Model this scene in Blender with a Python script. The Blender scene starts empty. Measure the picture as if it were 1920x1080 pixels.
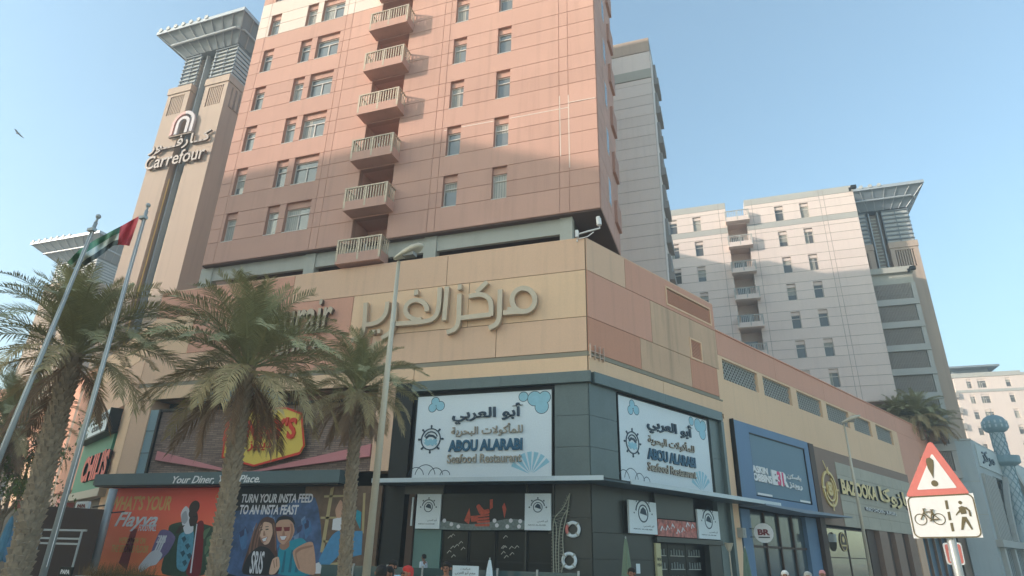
import bpy, math, random
from mathutils import Vector, Matrix
random.seed(7)
R = math.radians
scene = bpy.context.scene
COL = scene.collection

# ---------------------------------------------------------------- camera
EYE = Vector((0, 0, 1.6)); FOC = 1180.0
MR = Matrix(((0.94643081, -0.10452812, -0.30552021),
             (0.32200565, 0.37614729, 0.86880698),
             (0.02410584, -0.92064493, 0.38965603)))   # rows: world axes in (right, down, forward)
cam = bpy.data.cameras.new('camera'); camo = bpy.data.objects.new('camera', cam); COL.objects.link(camo)
right, down, fwd = MR.col[0], MR.col[1], MR.col[2]
cm = Matrix(((right[0], -down[0], -fwd[0], EYE[0]), (right[1], -down[1], -fwd[1], EYE[1]),
             (right[2], -down[2], -fwd[2], EYE[2]), (0, 0, 0, 1)))
camo.matrix_world = cm
cam.sensor_width = 36; cam.lens = 36 * FOC / 1920; cam.clip_end = 3000; cam.clip_start = 0.1
scene.camera = camo

# ---------------------------------------------------------------- light
SUN_EL, SUN_DIR = 18.5, Vector((1, .71, -.41)).normalized()
w = bpy.data.worlds.new('World'); scene.world = w; w.use_nodes = True
nt = w.node_tree; nt.nodes.clear()
sky = nt.nodes.new('ShaderNodeTexSky'); sky.sky_type = 'NISHITA'; sky.sun_disc = False
sky.sun_elevation = R(19); sky.sun_rotation = math.atan2(-SUN_DIR.x, -SUN_DIR.y)
sky.air_density = 1.0; sky.dust_density = 1.6; sky.ozone_density = 1.0; sky.altitude = 10
bg = nt.nodes.new('ShaderNodeBackground'); bg.inputs[1].default_value = 0.15
out = nt.nodes.new('ShaderNodeOutputWorld')
tint = nt.nodes.new('ShaderNodeVectorMath'); tint.operation = 'MULTIPLY'; tint.inputs[1].default_value = (.765, .90, .845)
nt.links.new(sky.outputs[0], tint.inputs[0]); nt.links.new(tint.outputs[0], bg.inputs[0]); nt.links.new(bg.outputs[0], out.inputs[0])
sl = bpy.data.lights.new('sun', 'SUN'); sl.energy = 2.0; sl.angle = R(.7); sl.color = (1, .85, .74)
so = bpy.data.objects.new('sun', sl); COL.objects.link(so)
so.rotation_euler = SUN_DIR.to_track_quat('-Z', 'Y').to_euler(); so.location = (-60, -40, 60)
scene.view_settings.view_transform = 'Standard'; scene.view_settings.look = 'None'
scene.view_settings.exposure = 1.55; scene.view_settings.gamma = 1
scene.view_settings.use_curve_mapping = False

# ---------------------------------------------------------------- frames (walls)
class Fr:
    """a wall frame: u along the wall, o outwards from it, z up"""
    def __init__(s, x, y, deg):
        s.O = Vector((x, y, 0)); a = R(deg); s.a = a
        s.d = Vector((math.cos(a), math.sin(a), 0)); s.n = Vector((math.sin(a), -math.cos(a), 0))
    def P(s, u, o, z): return s.O + s.d * u + s.n * o + Vector((0, 0, z))
    def px(s, x, y, o=0):
        """where the sight line through a photo point meets this wall"""
        r = MR @ Vector((x - 960, y - 540, FOC))
        t = ((s.O - EYE).dot(s.n) + o) / r.dot(s.n)
        p = EYE + r * t
        return (p - s.O).dot(s.d), p.z
def hy(x, y, Y):
    r = MR @ Vector((x - 960, y - 540, FOC)); return EYE + r * (Y / r.y)
W = Fr(0, 0, 0); W.n = Vector((0, 1, 0))      # plain world axes (u = x, o = y)
F28 = Fr(0, 28, 0); FR = Fr(-6, 28, 63); FL = Fr(-33.5, 28, -28); FP = Fr(0, 28.6, 0)
FC = Fr(0, 36.5, 0); FS = Fr(0, 47, 0); FB = Fr(0, 77, 0)

# ---------------------------------------------------------------- mesh builder
SPLIT = set('canopy_edge core_wall edge lintel ledge mullion pier pipe parapet name_frame bay_box window_band lantern_core coping post band vent_frame transom arch_bar wall_upper granite_band sign_recess small_strip print door_frame board wall_box dot recess_wall spandrel bars leg lens screen_back understorey'.split())
class MB:
    def __init__(s): s.v = []; s.f = []; s.m = []
    def quad(s, *p, m=0):
        b = len(s.v); s.v += [tuple(q) for q in p]; s.f.append(tuple(range(b, b + len(p)))); s.m.append(m)
    def box(s, u0, u1, o0, o1, z0, z1, fr=None, m=0):
        fr = fr or W
        if u0 > u1: u0, u1 = u1, u0
        if o0 > o1: o0, o1 = o1, o0
        c = [fr.P(u, o, z) for z in (z0, z1) for o in (o0, o1) for u in (u0, u1)]
        b = len(s.v); s.v += [tuple(q) for q in c]
        for f in ((0, 2, 3, 1), (4, 5, 7, 6), (0, 1, 5, 4), (2, 6, 7, 3), (0, 4, 6, 2), (1, 3, 7, 5)):
            s.f.append(tuple(b + i for i in f)); s.m.append(m)
    def tube(s, pts, rad, n=8, cap=True, m=0, flat=1):
        pts = [Vector(p) for p in pts]; rr = rad if isinstance(rad, (list, tuple)) else [rad] * len(pts)
        b = len(s.v); up = Vector((0, 0, 1))
        for i, p in enumerate(pts):
            t = (pts[min(i + 1, len(pts) - 1)] - pts[max(i - 1, 0)]).normalized()
            a = t.cross(up if abs(t.z) < .9 else Vector((1, 0, 0))).normalized(); c = a.cross(t).normalized()
            for k in range(n):
                q = 2 * math.pi * (k + .5) / n
                s.v.append(tuple(p + (a * math.cos(q) + c * math.sin(q) * flat) * rr[i]))
        for i in range(len(pts) - 1):
            for k in range(n):
                k2 = (k + 1) % n
                s.f.append((b + i * n + k, b + i * n + k2, b + (i + 1) * n + k2, b + (i + 1) * n + k)); s.m.append(m)
        if cap:
            s.f.append(tuple(b + k for k in range(n))[::-1]); s.m.append(m)
            e = b + (len(pts) - 1) * n; s.f.append(tuple(e + k for k in range(n))); s.m.append(m)
    def lathe(s, prof, cx, cy, n=24, m=0):
        b = len(s.v)
        for r, z in prof:
            for k in range(n):
                q = 2 * math.pi * k / n; s.v.append((cx + r * math.cos(q), cy + r * math.sin(q), z))
        for i in range(len(prof) - 1):
            for k in range(n):
                k2 = (k + 1) % n
                s.f.append((b + i * n + k, b + i * n + k2, b + (i + 1) * n + k2, b + (i + 1) * n + k)); s.m.append(m)
        s.f.append(tuple(b + k for k in range(n))[::-1]); s.m.append(m)
        e = b + (len(prof) - 1) * n; s.f.append(tuple(e + k for k in range(n))); s.m.append(m)
    def poly(s, pts, fr, o0, o1, m=0):
        """flat outline (u,z) list given depth o0..o1 (o1 is the outer side)"""
        n = len(pts); b = len(s.v)
        for o in (o0, o1): s.v += [tuple(fr.P(u, o, z)) for u, z in pts]
        s.f.append(tuple(b + n + i for i in range(n))); s.m.append(m)
        s.f.append(tuple(b + i for i in range(n))[::-1]); s.m.append(m)
        for i in range(n):
            j = (i + 1) % n; s.f.append((b + i, b + j, b + n + j, b + n + i)); s.m.append(m)
    def stroke(s, pts, wd, fr, o0, o1, m=0, cap=True):
        """a flat ribbon of width wd following (u,z) points"""
        n = len(pts); L = []; Rr = []
        for i in range(n):
            a = pts[max(i - 1, 0)]; c = pts[min(i + 1, n - 1)]
            dx, dz = c[0] - a[0], c[1] - a[1]; l = math.hypot(dx, dz) or 1
            nx, nz = -dz / l, dx / l; ww = wd[i] if isinstance(wd, list) else wd
            k = 1
            if 0 < i < n - 1:
                d1 = (pts[i][0] - a[0], pts[i][1] - a[1]); l1 = math.hypot(*d1) or 1
                cs = abs((-d1[1] / l1) * nx + (d1[0] / l1) * nz); k = 1 / max(cs, .5)
            L.append((pts[i][0] + nx * ww / 2 * k, pts[i][1] + nz * ww / 2 * k)); Rr.append((pts[i][0] - nx * ww / 2 * k, pts[i][1] - nz * ww / 2 * k))
        for i in range(n - 1): s.poly([Rr[i], Rr[i + 1], L[i + 1], L[i]], fr, o0, o1, m)
    def disc(s, u, z, r, fr, o0, o1, n=20, m=0):
        s.poly([(u + r * math.cos(2 * math.pi * k / n), z + r * math.sin(2 * math.pi * k / n)) for k in range(n)], fr, o0, o1, m)
    def ring(s, u, z, r0, r1, fr, o0, o1, a0=0, a1=360, n=28, m=0, sq=1):
        for k in range(n):
            p = [R(a0 + (a1 - a0) * (k + j) / n) for j in (0, 1)]
            s.poly([(u + r * math.cos(q), z + r * sq * math.sin(q)) for r, q in ((r0, p[0]), (r1, p[0]), (r1, p[1]), (r0, p[1]))], fr, o0, o1, m)
    def mesh(s, name, mats, off=(0, 0, 0), smooth=False):
        me = bpy.data.meshes.new(name); o = Vector(off)
        me.from_pydata([tuple(Vector(v) - o) for v in s.v], [], s.f)
        for m in (mats if isinstance(mats, (list, tuple)) else [mats]): me.materials.append(m)
        if any(s.m): me.polygons.foreach_set('material_index', s.m)
        if smooth: me.polygons.foreach_set('use_smooth', [True] * len(s.f))
        me.update(); return me
    def split(s):
        p = list(range(len(s.v)))
        def f(x):
            while p[x] != x: p[x] = p[p[x]]; x = p[x]
            return x
        d = {}
        for i, v in enumerate(s.v):
            k = (round(v[0], 3), round(v[1], 3), round(v[2], 3))
            if k in d: p[f(i)] = f(d[k])
            else: d[k] = i
        for q in s.f:
            for x in q[1:]: p[f(x)] = f(q[0])
        g = {}
        for q, m in zip(s.f, s.m): g.setdefault(f(q[0]), []).append((q, m))
        o = []
        for qs in g.values():
            b = MB(); mp = {}
            for q, m in qs:
                for x in q:
                    if x not in mp: mp[x] = len(b.v); b.v.append(s.v[x])
                b.f.append(tuple(mp[x] for x in q)); b.m.append(m)
            o.append(b)
        return o
    def build(s, name, mat, parent=None, smooth=False, label=None, kind=None):
        if parent is not None and kind is None and name in SPLIT:
            pcs = s.split()
            if 1 < len(pcs) <= 40:
                first = None
                for b in pcs:
                    o = b.build1(name, mat, parent, smooth, label, kind); first = first or o
                return first
        return s.build1(name, mat, parent, smooth, label, kind)
    def build1(s, name, mat, parent=None, smooth=False, label=None, kind=None):
        off = (0, 0, 0)
        if parent is not None:
            off = abs_loc(parent)
        o = bpy.data.objects.new(name, s.mesh(name, mat, off, smooth)); COL.objects.link(o)
        if parent is not None: o.parent = parent
        if label: o['label'] = label
        if kind: o['kind'] = kind
        return o
def abs_loc(o):
    v = Vector((0, 0, 0))
    while o is not None: v += o.location; o = o.parent
    return v
def thing(name, label, cat, loc=(0, 0, 0), group=None, rz=0):
    o = bpy.data.objects.new(name, None); o.location = loc; o.rotation_euler.z = rz; COL.objects.link(o)
    o.empty_display_size = .5
    o['label'] = label; o['category'] = cat
    if group: o['group'] = group
    return o
def tag(o, label, cat, group=None):
    o['label'] = label; o['category'] = cat
    if group: o['group'] = group
    return o
def inst(name, me, parent, loc, rz=0, kind=None, sc=None):
    o = bpy.data.objects.new(name, me); o.parent = parent; o.location = loc; o.rotation_euler.z = rz
    if sc: o.scale = sc
    if kind: o['kind'] = kind
    COL.objects.link(o); return o

# ---------------------------------------------------------------- materials
def lin(c):
    c = c / 255; return c / 12.92 if c <= .04045 else ((c + .055) / 1.055) ** 2.4
def L3(c): return tuple(lin(x) for x in c) + (1,)
MATS = {}
def mat(name, c, rough=.8, var=.12, scale=.6, streak=0, metal=0, bump=0, spec=.4, fine=.05, rnd=0, emit=None):
    if name in MATS: return MATS[name]
    m = bpy.data.materials.new(name); m.use_nodes = True; MATS[name] = m
    n = m.node_tree; b = n.nodes['Principled BSDF']
    b.inputs['Roughness'].default_value = rough; b.inputs['Metallic'].default_value = metal
    b.inputs['Specular IOR Level'].default_value = spec
    base = L3(c)
    geo = n.nodes.new('ShaderNodeNewGeometry')
    no = n.nodes.new('ShaderNodeTexNoise'); no.inputs['Scale'].default_value = scale; no.inputs['Detail'].default_value = 5
    n.links.new(geo.outputs['Position'], no.inputs['Vector'])
    nf = n.nodes.new('ShaderNodeTexNoise'); nf.inputs['Scale'].default_value = 14; nf.inputs['Detail'].default_value = 4
    n.links.new(geo.outputs['Position'], nf.inputs['Vector'])
    def mth(op, a, bb):
        x = n.nodes.new('ShaderNodeMath'); x.operation = op
        for i, q in enumerate((a, bb)):
            if isinstance(q, (int, float)): x.inputs[i].default_value = q
            else: n.links.new(q, x.inputs[i])
        return x.outputs[0]
    v = mth('ADD', mth('MULTIPLY', mth('SUBTRACT', no.outputs['Fac'], .5), var * 3), mth('MULTIPLY', mth('SUBTRACT', nf.outputs['Fac'], .5), fine * 3))
    if streak:
        mp = n.nodes.new('ShaderNodeMapping'); mp.inputs['Scale'].default_value = (1.5, 1.5, .1)
        n.links.new(geo.outputs['Position'], mp.inputs['Vector'])
        ns = n.nodes.new('ShaderNodeTexNoise'); ns.inputs['Scale'].default_value = 1.6; ns.inputs['Detail'].default_value = 4
        n.links.new(mp.outputs[0], ns.inputs['Vector'])
        v = mth('SUBTRACT', v, mth('MULTIPLY', mth('MAXIMUM', mth('SUBTRACT', ns.outputs['Fac'], .52), 0), streak * 4))
    if rnd:
        oi = n.nodes.new('ShaderNodeObjectInfo')
        v = mth('ADD', v, mth('MULTIPLY', mth('SUBTRACT', oi.outputs['Random'], .5), rnd * 2))
    v = mth('ADD', v, 1.0)
    mx = n.nodes.new('ShaderNodeVectorMath'); mx.operation = 'SCALE'; mx.inputs[0].default_value = base[:3]
    n.links.new(v, mx.inputs['Scale']); n.links.new(mx.outputs[0], b.inputs['Base Color'])
    if bump:
        bp = n.nodes.new('ShaderNodeBump'); bp.inputs['Strength'].default_value = bump; bp.inputs['Distance'].default_value = .02
        n.links.new(nf.outputs['Fac'], bp.inputs['Height']); n.links.new(bp.outputs[0], b.inputs['Normal'])
    if emit:
        b.inputs['Emission Color'].default_value = base; b.inputs['Emission Strength'].default_value = emit
    return m
def glassmat(name, c, rough=.08):
    m = mat(name, c, rough=rough, var=.08, scale=.4, spec=.9, fine=.0); return m
pink = mat('pink_render', (203, 158, 140), .85, .07, .3, streak=.10, rnd=.05)
pinkwall = mat('pink_render_joint', (186, 142, 124), .85, .05, .25)
cream = mat('cream_render', (226, 208, 194), .85, .04, .25, streak=.05, rnd=.03)
tan = mat('tan_render', (231, 188, 156), .85, .05, .22, streak=.10, rnd=.03)
tanl = mat('light_tan_render', (238, 197, 160), .85, .05, .22, streak=.07, rnd=.03)
salm = mat('salmon_render', (224, 164, 138), .85, .05, .22, streak=.08, rnd=.03)
salmd = mat('dark_salmon_render', (212, 150, 122), .85, .05, .22, streak=.08, rnd=.03)
dirty = mat('weathered_tan_render', (216, 176, 144), .88, .12, .5, streak=.28, rnd=.02)
joint = mat('podium_joint', (140, 112, 86), .9, .05)
ledgem = mat('grey_ledge', (150, 140, 122), .8, .06)
grey = mat('grey_concrete', (178, 176, 166), .85, .07, .4, streak=.1)
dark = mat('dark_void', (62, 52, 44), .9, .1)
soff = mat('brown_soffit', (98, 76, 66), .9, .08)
white_b = mat('pale_render', (226, 208, 198), .85, .035, .2, streak=.06, rnd=.02)
white_j = mat('pale_joint', (165, 158, 150), .85, .04)
pale_g = mat('pale_grey_trim', (178, 176, 170), .8, .05)
slabm = mat('slab_render', (228, 216, 208), .85, .04, .2, streak=.08, rnd=.03)
slabj = mat('slab_joint', (150, 144, 140), .85, .04)
carb = mat('tower_beige', (186, 166, 150), .85, .05, .2, streak=.14)
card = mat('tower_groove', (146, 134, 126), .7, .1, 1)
steel = mat('painted_steel', (168, 174, 178), .45, .05, 1, metal=.2)
steeld = mat('roof_soffit_metal', (132, 142, 150), .5, .06, .8, metal=.1)
louv_w = mat('white_louver', (182, 184, 182), .5, .04)
frame_m = mat('window_frame', (212, 202, 192), .5, .04)
curt = mat('curtain_cloth', (176, 172, 162), .9, .1, 2, rnd=.12)
pane_m = mat('window_glass', (118, 122, 120), .12, .22, .7, spec=.9, fine=0)
pane_d = mat('dark_window_glass', (88, 86, 82), .12, .2, .7, spec=.9, fine=0)
granite = mat('dark_green_granite', (92, 104, 102), .38, .12, 1.2, streak=.12, fine=.12, spec=.5)
granited = mat('black_granite', (46, 48, 44), .35, .15, 1.0, fine=.12, spec=.5)
black = mat('black', (22, 23, 22), .5, .1)
shopdark = mat('shop_interior', (26, 26, 24), .6, .4, 1.5)
shopglass = mat('shop_glass', (20, 23, 23), .3, .4, .9, spec=.25, fine=0)
signw = mat('sign_white', (222, 228, 230), .5, .02, .5)
teal = mat('sign_teal', (42, 92, 118), .5, .03)
tealb = mat('sign_ink', (40, 62, 78), .5, .03)
tbeige = mat('sign_beige', (170, 158, 140), .5, .03)
lblue = mat('sign_light_blue', (150, 196, 210), .5, .1, 3)
metal_l = mat('letter_metal', (190, 172, 150), .45, .06, 2, metal=.3)
metal_d = mat('letter_side', (110, 94, 80), .5, .06, 2, metal=.3)
canopy_m = mat('canopy_white', (196, 204, 206), .4, .05)
blue = mat('shop_blue', (98, 126, 156), .55, .05, .4, streak=.08)
blued = mat('shop_blue_inner', (98, 124, 140), .5, .05, .4)
brown = mat('shop_brown', (140, 110, 92), .6, .06, 2)
dbrown = mat('shop_dark_brown', (78, 56, 44), .6, .06, 2)
gold = mat('gold_letter', (222, 190, 122), .4, .04)
tile = mat('grey_tile', (176, 166, 148), .6, .08, 1.5, rnd=.05)
whitep = mat('white_paint', (232, 226, 222), .5, .03)
pinkr = mat('pink_red', (220, 60, 110), .5, .03)
red = mat('red_poster', (206, 62, 48), .6, .06, .3)
redp = mat('sign_red', (214, 122, 112), .55, .04)
redc = mat('letter_red', (214, 62, 38), .55, .05)
yel = mat('sign_yellow', (224, 190, 84), .6, .05)
green = mat('sign_green', (72, 142, 110), .6, .06)
slate = mat('slate_fascia', (92, 106, 106), .6, .08, 1)
glassb = mat('blue_glass_strip', (136, 160, 166), .15, .08, .8, spec=.8)
pinkrib = mat('pink_ribbon', (206, 130, 130), .6, .05)
trunkm = mat('palm_trunk', (164, 143, 120), .95, .25, 6, fine=.2, bump=.6)
leafm = mat('palm_leaf', (164, 158, 116), .6, .2, 1.5, rnd=.16)
leafd = mat('palm_leaf_old', (176, 154, 112), .75, .2, 1.5, rnd=.16)
leafdead = mat('palm_leaf_dead', (150, 120, 94), .9, .25, 1.5, rnd=.14)
polem = mat('pole_grey', (172, 174, 172), .4, .05, 1, metal=.3)
lampm = mat('lamp_pole_beige', (206, 192, 170), .45, .06, 1, metal=.2)
asphalt = mat('asphalt', (84, 82, 80), .9, .15, .5)
paving = mat('paving', (184, 174, 158), .9, .1, .8)
sand = mat('ground', (186, 174, 154), .95, .1, .05)
roofm = mat('roof_grey', (140, 134, 126), .9, .1, .3)
skin = mat('skin', (150, 104, 82), .6, .05); hair = mat('hair', (28, 24, 22), .7, .05)

# brick material for the diner wall (bricks a pixel or two tall in the photo)
def brickmat():
    m = bpy.data.materials.new('thin_brick'); m.use_nodes = True; n = m.node_tree; b = n.nodes['Principled BSDF']
    g = n.nodes.new('ShaderNodeNewGeometry'); sx = n.nodes.new('ShaderNodeSeparateXYZ'); cx = n.nodes.new('ShaderNodeCombineXYZ')
    n.links.new(g.outputs['Position'], sx.inputs[0]); n.links.new(sx.outputs[0], cx.inputs[0]); n.links.new(sx.outputs[2], cx.inputs[1])
    t = n.nodes.new('ShaderNodeTexBrick'); t.inputs['Scale'].default_value = 1
    t.inputs['Brick Width'].default_value = .5; t.inputs['Row Height'].default_value = .1; t.inputs['Mortar Size'].default_value = .012
    t.inputs['Color1'].default_value = L3((158, 132, 116)); t.inputs['Color2'].default_value = L3((120, 96, 84)); t.inputs['Mortar'].default_value = L3((92, 78, 70))
    n.links.new(cx.outputs[0], t.inputs['Vector']); n.links.new(t.outputs[0], b.inputs['Base Color']); b.inputs['Roughness'].default_value = .9
    return m
brickm = brickmat()
def gradmat(name, c1, c2, fr_z0, fr_z1):
    """printed colour fade of a poster (part of the print)"""
    m = bpy.data.materials.new(name); m.use_nodes = True; n = m.node_tree; b = n.nodes['Principled BSDF']
    g = n.nodes.new('ShaderNodeNewGeometry'); sx = n.nodes.new('ShaderNodeSeparateXYZ'); n.links.new(g.outputs['Position'], sx.inputs[0])
    mr = n.nodes.new('ShaderNodeMapRange'); mr.inputs[1].default_value = fr_z0; mr.inputs[2].default_value = fr_z1
    n.links.new(sx.outputs[2], mr.inputs[0]); mx = n.nodes.new('ShaderNodeMix'); mx.data_type = 'RGBA'
    n.links.new(mr.outputs[0], mx.inputs[0]); mx.inputs[6].default_value = L3(c1); mx.inputs[7].default_value = L3(c2)
    n.links.new(mx.outputs[2], b.inputs['Base Color']); b.inputs['Roughness'].default_value = .5
    return m

# ---------------------------------------------------------------- facade panels
def cells(u0, u1, z0, z1, ops):
    us = sorted({u0, u1} | {x for o in ops for x in (o[0], o[1]) if u0 < x < u1})
    zs = sorted({z0, z1} | {x for o in ops for x in (o[2], o[3]) if z0 < x < z1})
    g = {}
    for i in range(len(us) - 1):
        for j in range(len(zs) - 1):
            cu, cz = (us[i] + us[i + 1]) / 2, (zs[j] + zs[j + 1]) / 2
            g[i, j] = not any(o[0] < cu < o[1] and o[2] < cz < o[3] for o in ops)
    return us, zs, g
def slab(mb, u0, u1, z0, z1, ops, fr, o0, o1, back=False, m=0):
    us, zs, g = cells(u0, u1, z0, z1, ops)
    for (i, j), s in g.items():
        if not s: continue
        a, b, c, d = us[i], us[i + 1], zs[j], zs[j + 1]
        mb.quad(fr.P(a, o1, c), fr.P(b, o1, c), fr.P(b, o1, d), fr.P(a, o1, d), m=m)
        for (di, dj), q in (((-1, 0), ((a, d), (a, c))), ((1, 0), ((b, c), (b, d))), ((0, -1), ((a, c), (b, c))), ((0, 1), ((b, d), (a, d)))):
            if not g.get((i + di, j + dj), False):
                (p1, p2) = q; mb.quad(fr.P(p1[0], o1, p1[1]), fr.P(p1[0], o0, p1[1]), fr.P(p2[0], o0, p2[1]), fr.P(p2[0], o1, p2[1]), m=m)
def panels(parent, fr, ucuts, zcuts, ops, matf, proud=.03, gap=.035, base=0.0, name='panel', skip=None):
    k = 0
    for i in range(len(ucuts) - 1):
        for j in range(len(zcuts) - 1):
            a, b, c, d = ucuts[i] + gap / 2, ucuts[i + 1] - gap / 2, zcuts[j] + gap / 2, zcuts[j + 1] - gap / 2
            if skip and skip((a + b) / 2, (c + d) / 2): continue
            oo = [o for o in ops if o[0] < b and o[1] > a and o[2] < d and o[3] > c]
            us_, zs_, g_ = cells(a, b, c, d, oo); left = {q for q, v in g_.items() if v}
            while left:
                comp = {left.pop()}; todo = list(comp)
                while todo:
                    i_, j_ = todo.pop()
                    for n_ in ((i_ + 1, j_), (i_ - 1, j_), (i_, j_ + 1), (i_, j_ - 1)):
                        if n_ in left: left.discard(n_); comp.add(n_); todo.append(n_)
                holes = [(us_[i_], us_[i_ + 1], zs_[j_], zs_[j_ + 1]) for (i_, j_) in g_ if (i_, j_) not in comp]
                mb = MB(); slab(mb, a, b, c, d, holes, fr, base + .002, base + proud)
                mb.build(name, matf((a + b) / 2, (c + d) / 2), parent); k += 1
    return k
_wc = {}
def window(parent, fr, u0, u1, z0, z1, kind='narrow', depth=.32, wallmat=None, blank=.42, pane=None, simple=False, name='window'):
    """a window set at the back of its opening; origin at the opening's lower left corner, on the wall face"""
    w_, h_ = round(u1 - u0, 2), round(z1 - z0, 2)
    key = (w_, h_, kind, depth, blank, wallmat.name, simple, (pane or pane_m).name)
    if key not in _wc:
        L = Fr(0, 0, 0); fm = MB(); pm = MB(); bm = MB(); d = -depth
        top = h_ - blank
        bm.box(0.002, w_ - .002, d, d + .16, top + .002, h_ - .002, L)
        t = .06; D0, D1 = d + .02, d + .09
        fm.box(0.002, t, D0, D1, 0.002, top, L); fm.box(w_ - t, w_ - .002, D0, D1, 0.002, top, L)
        fm.box(t, w_ - t, D0, D1, 0.002, t, L); fm.box(t, w_ - t, D0, D1, top - t, top, L)
        tr = top - .48
        fm.box(t, w_ - t, D0, D1 + .01, tr, tr + .07, L)
        if kind == 'wide': fm.box(w_ / 2 - .04, w_ / 2 + .04, D0, D1 + .01, t, tr, L)
        sm_ = MB(); sm_.box(.004, w_ - .004, d + .1, .045, -.05, -.003, L)
        pm.box(t, w_ - t, d + .005, d + .04, t, top - t, L)
        _wc[key] = (fm.mesh('window', frame_m), pm.mesh('pane', pane or pane_m), bm.mesh('blank_panel', wallmat), sm_.mesh('sill', frame_m))
    a, b, c, sl__ = _wc[key]
    o = inst(name, a, parent, fr.P(u0, 0, z0) - abs_loc(parent), fr.a)
    rn = random.Random(int(u0 * 37 + z0 * 91)); q_ = rn.random()
    if q_ < .62:
        hh = h_ - blank - .12; fh = rn.choice((.35, .6, 1.0)) if q_ < .35 else 1.0; fw = 1.0 if q_ < .35 else rn.choice((.35, .5, .7))
        kb = ('b', w_, hh, fh, fw, depth)
        if kb not in _wc:
            bb = MB(); nf = max(1, int(w_ * fw / .16)); ww = (w_ - .14) * fw
            for i in range(nf): bb.box(.07 + ww * i / nf, .07 + ww * (i + .82) / nf, -depth + .042, -depth + .048, .06 + hh * (1 - fh), .06 + hh)
            bb.v = [(x, y, z) for x, y, z in bb.v]; _wc[kb] = bb.mesh('curtain', curt)
        # local axes: x along the wall, -y outwards
        c_ = inst('curtain', _wc[kb], o, (0, 2 * (depth - .045), 0)); c_['kind'] = 'stuff'
    inst('pane', b, o, (0, 0, 0)); inst('blank_panel', c, o, (0, 0, 0)); inst('sill', sl__, o, (0, 0, 0))
    return o

# ---------------------------------------------------------------- lettering
def text_mesh(s, w_, h_, depth, offset=0.0, space=1.0, shear=0.0, heavy=1.0):
    c = bpy.data.curves.new('t', 'FONT'); c.body = s; c.offset = offset; c.space_character = space; c.shear = shear
    c.resolution_u = 3; c.align_x = 'LEFT'
    o = bpy.data.objects.new('t', c); COL.objects.link(o)
    dg = bpy.context.evaluated_depsgraph_get(); dg.update()
    me = bpy.data.meshes.new_from_object(o.evaluated_get(dg))
    bpy.data.objects.remove(o); bpy.data.curves.remove(c)
    xs = [v.co.x for v in me.vertices]; ys = [v.co.y for v in me.vertices]
    x0, x1, y0, y1 = min(xs), max(xs), min(ys), max(ys)
    V = [((v.co.x - x0) / (x1 - x0) * w_, (v.co.y - y0) / (y1 - y0) * h_) for v in me.vertices]
    Fs = [tuple(p.vertices) for p in me.polygons]; ec = {}
    for f in Fs:
        for i in range(len(f)):
            e = (f[i], f[(i + 1) % len(f)]); ec[e] = ec.get(e, 0) + 1
    rim = [e for e in ec if (e[1], e[0]) not in ec]
    bpy.data.meshes.remove(me)
    return V, Fs, rim
def text(parent, s, fr, u0, u1, z0, z1, o, depth, m, name='lettering', shear=0, offset=.0, side=None, space=1.0, label=None, slope=0):
    V, Fs, rim = text_mesh(s, u1 - u0, z1 - z0, depth, offset, space, shear)
    mb = MB(); n = len(V)
    sk = lambda p: (u0 + p[0], z0 + p[1] + slope * p[0])
    mb.v = [tuple(fr.P(*((sk(p)[0], o + depth, sk(p)[1])))) for p in V] + [tuple(fr.P(sk(p)[0], o, sk(p)[1])) for p in V]
    mb.f = list(Fs); mb.m = [0] * len(Fs)
    for a, b in rim: mb.f.append((a, a + n, b + n, b)); mb.m.append(1 if side else 0)
    return mb.build(name, [m, side] if side else m, parent, label=label)
def textpx(parent, s, fr, x0, y0, x1, y1, x2, y2, o, depth, m, **k):
    """fit between three photo points on the wall: upper left, upper right, lower left"""
    a = fr.px(x0, y0, o); b = fr.px(x1, y1, o); c = fr.px(x2, y2, o)
    u0 = min(a[0], c[0]); return text(parent, s, fr, u0, b[0], c[1], (a[1] + b[1]) / 2, o, depth, m, **k)
AR = {'ا': 'FE8D FE8E', 'أ': 'FE83 FE84', 'ب': 'FE8F FE90 FE91 FE92', 'ت': 'FE95 FE96 FE97 FE98', 'ح': 'FEA1 FEA2 FEA3 FEA4', 'د': 'FEA9 FEAA',
      'ر': 'FEAD FEAE', 'ز': 'FEAF FEB0', 'س': 'FEB1 FEB2 FEB3 FEB4', 'ع': 'FEC9 FECA FECB FECC', 'غ': 'FECD FECE FECF FED0',
      'ف': 'FED1 FED2 FED3 FED4', 'ك': 'FED9 FEDA FEDB FEDC', 'ل': 'FEDD FEDE FEDF FEE0', 'م': 'FEE1 FEE2 FEE3 FEE4',
      'ن': 'FEE5 FEE6 FEE7 FEE8', 'و': 'FEED FEEE', 'ي': 'FEF1 FEF2 FEF3 FEF4', 'ة': 'FE93 FE94', 'ص': 'FEB9 FEBA FEBB FEBC', '\u0640': '0640 0640 0640 0640', 'LA': 'FEFB FEFC', 'LAA': 'FEF7 FEF8'}
def ar(s):
    toks = []; i = 0
    while i < len(s):
        if s[i] == 'ل' and i + 1 < len(s) and s[i + 1] in 'اأ': toks.append('LA' if s[i + 1] == 'ا' else 'LAA'); i += 2
        else: toks.append(s[i]); i += 1
    o = []
    dual = lambda t: t in AR and len(AR[t].split()) == 4
    for i, t in enumerate(toks):
        if t not in AR: o.append(t); continue
        f = AR[t].split(); pj = i > 0 and dual(toks[i - 1]); nj = i + 1 < len(toks) and toks[i + 1] in AR and len(f) == 4
        k = (3 if pj and nj else 2 if nj else 1 if pj else 0)
        o.append(chr(int(f[min(k, len(f) - 1)], 16)))
    return ''.join(reversed(o))

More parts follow.
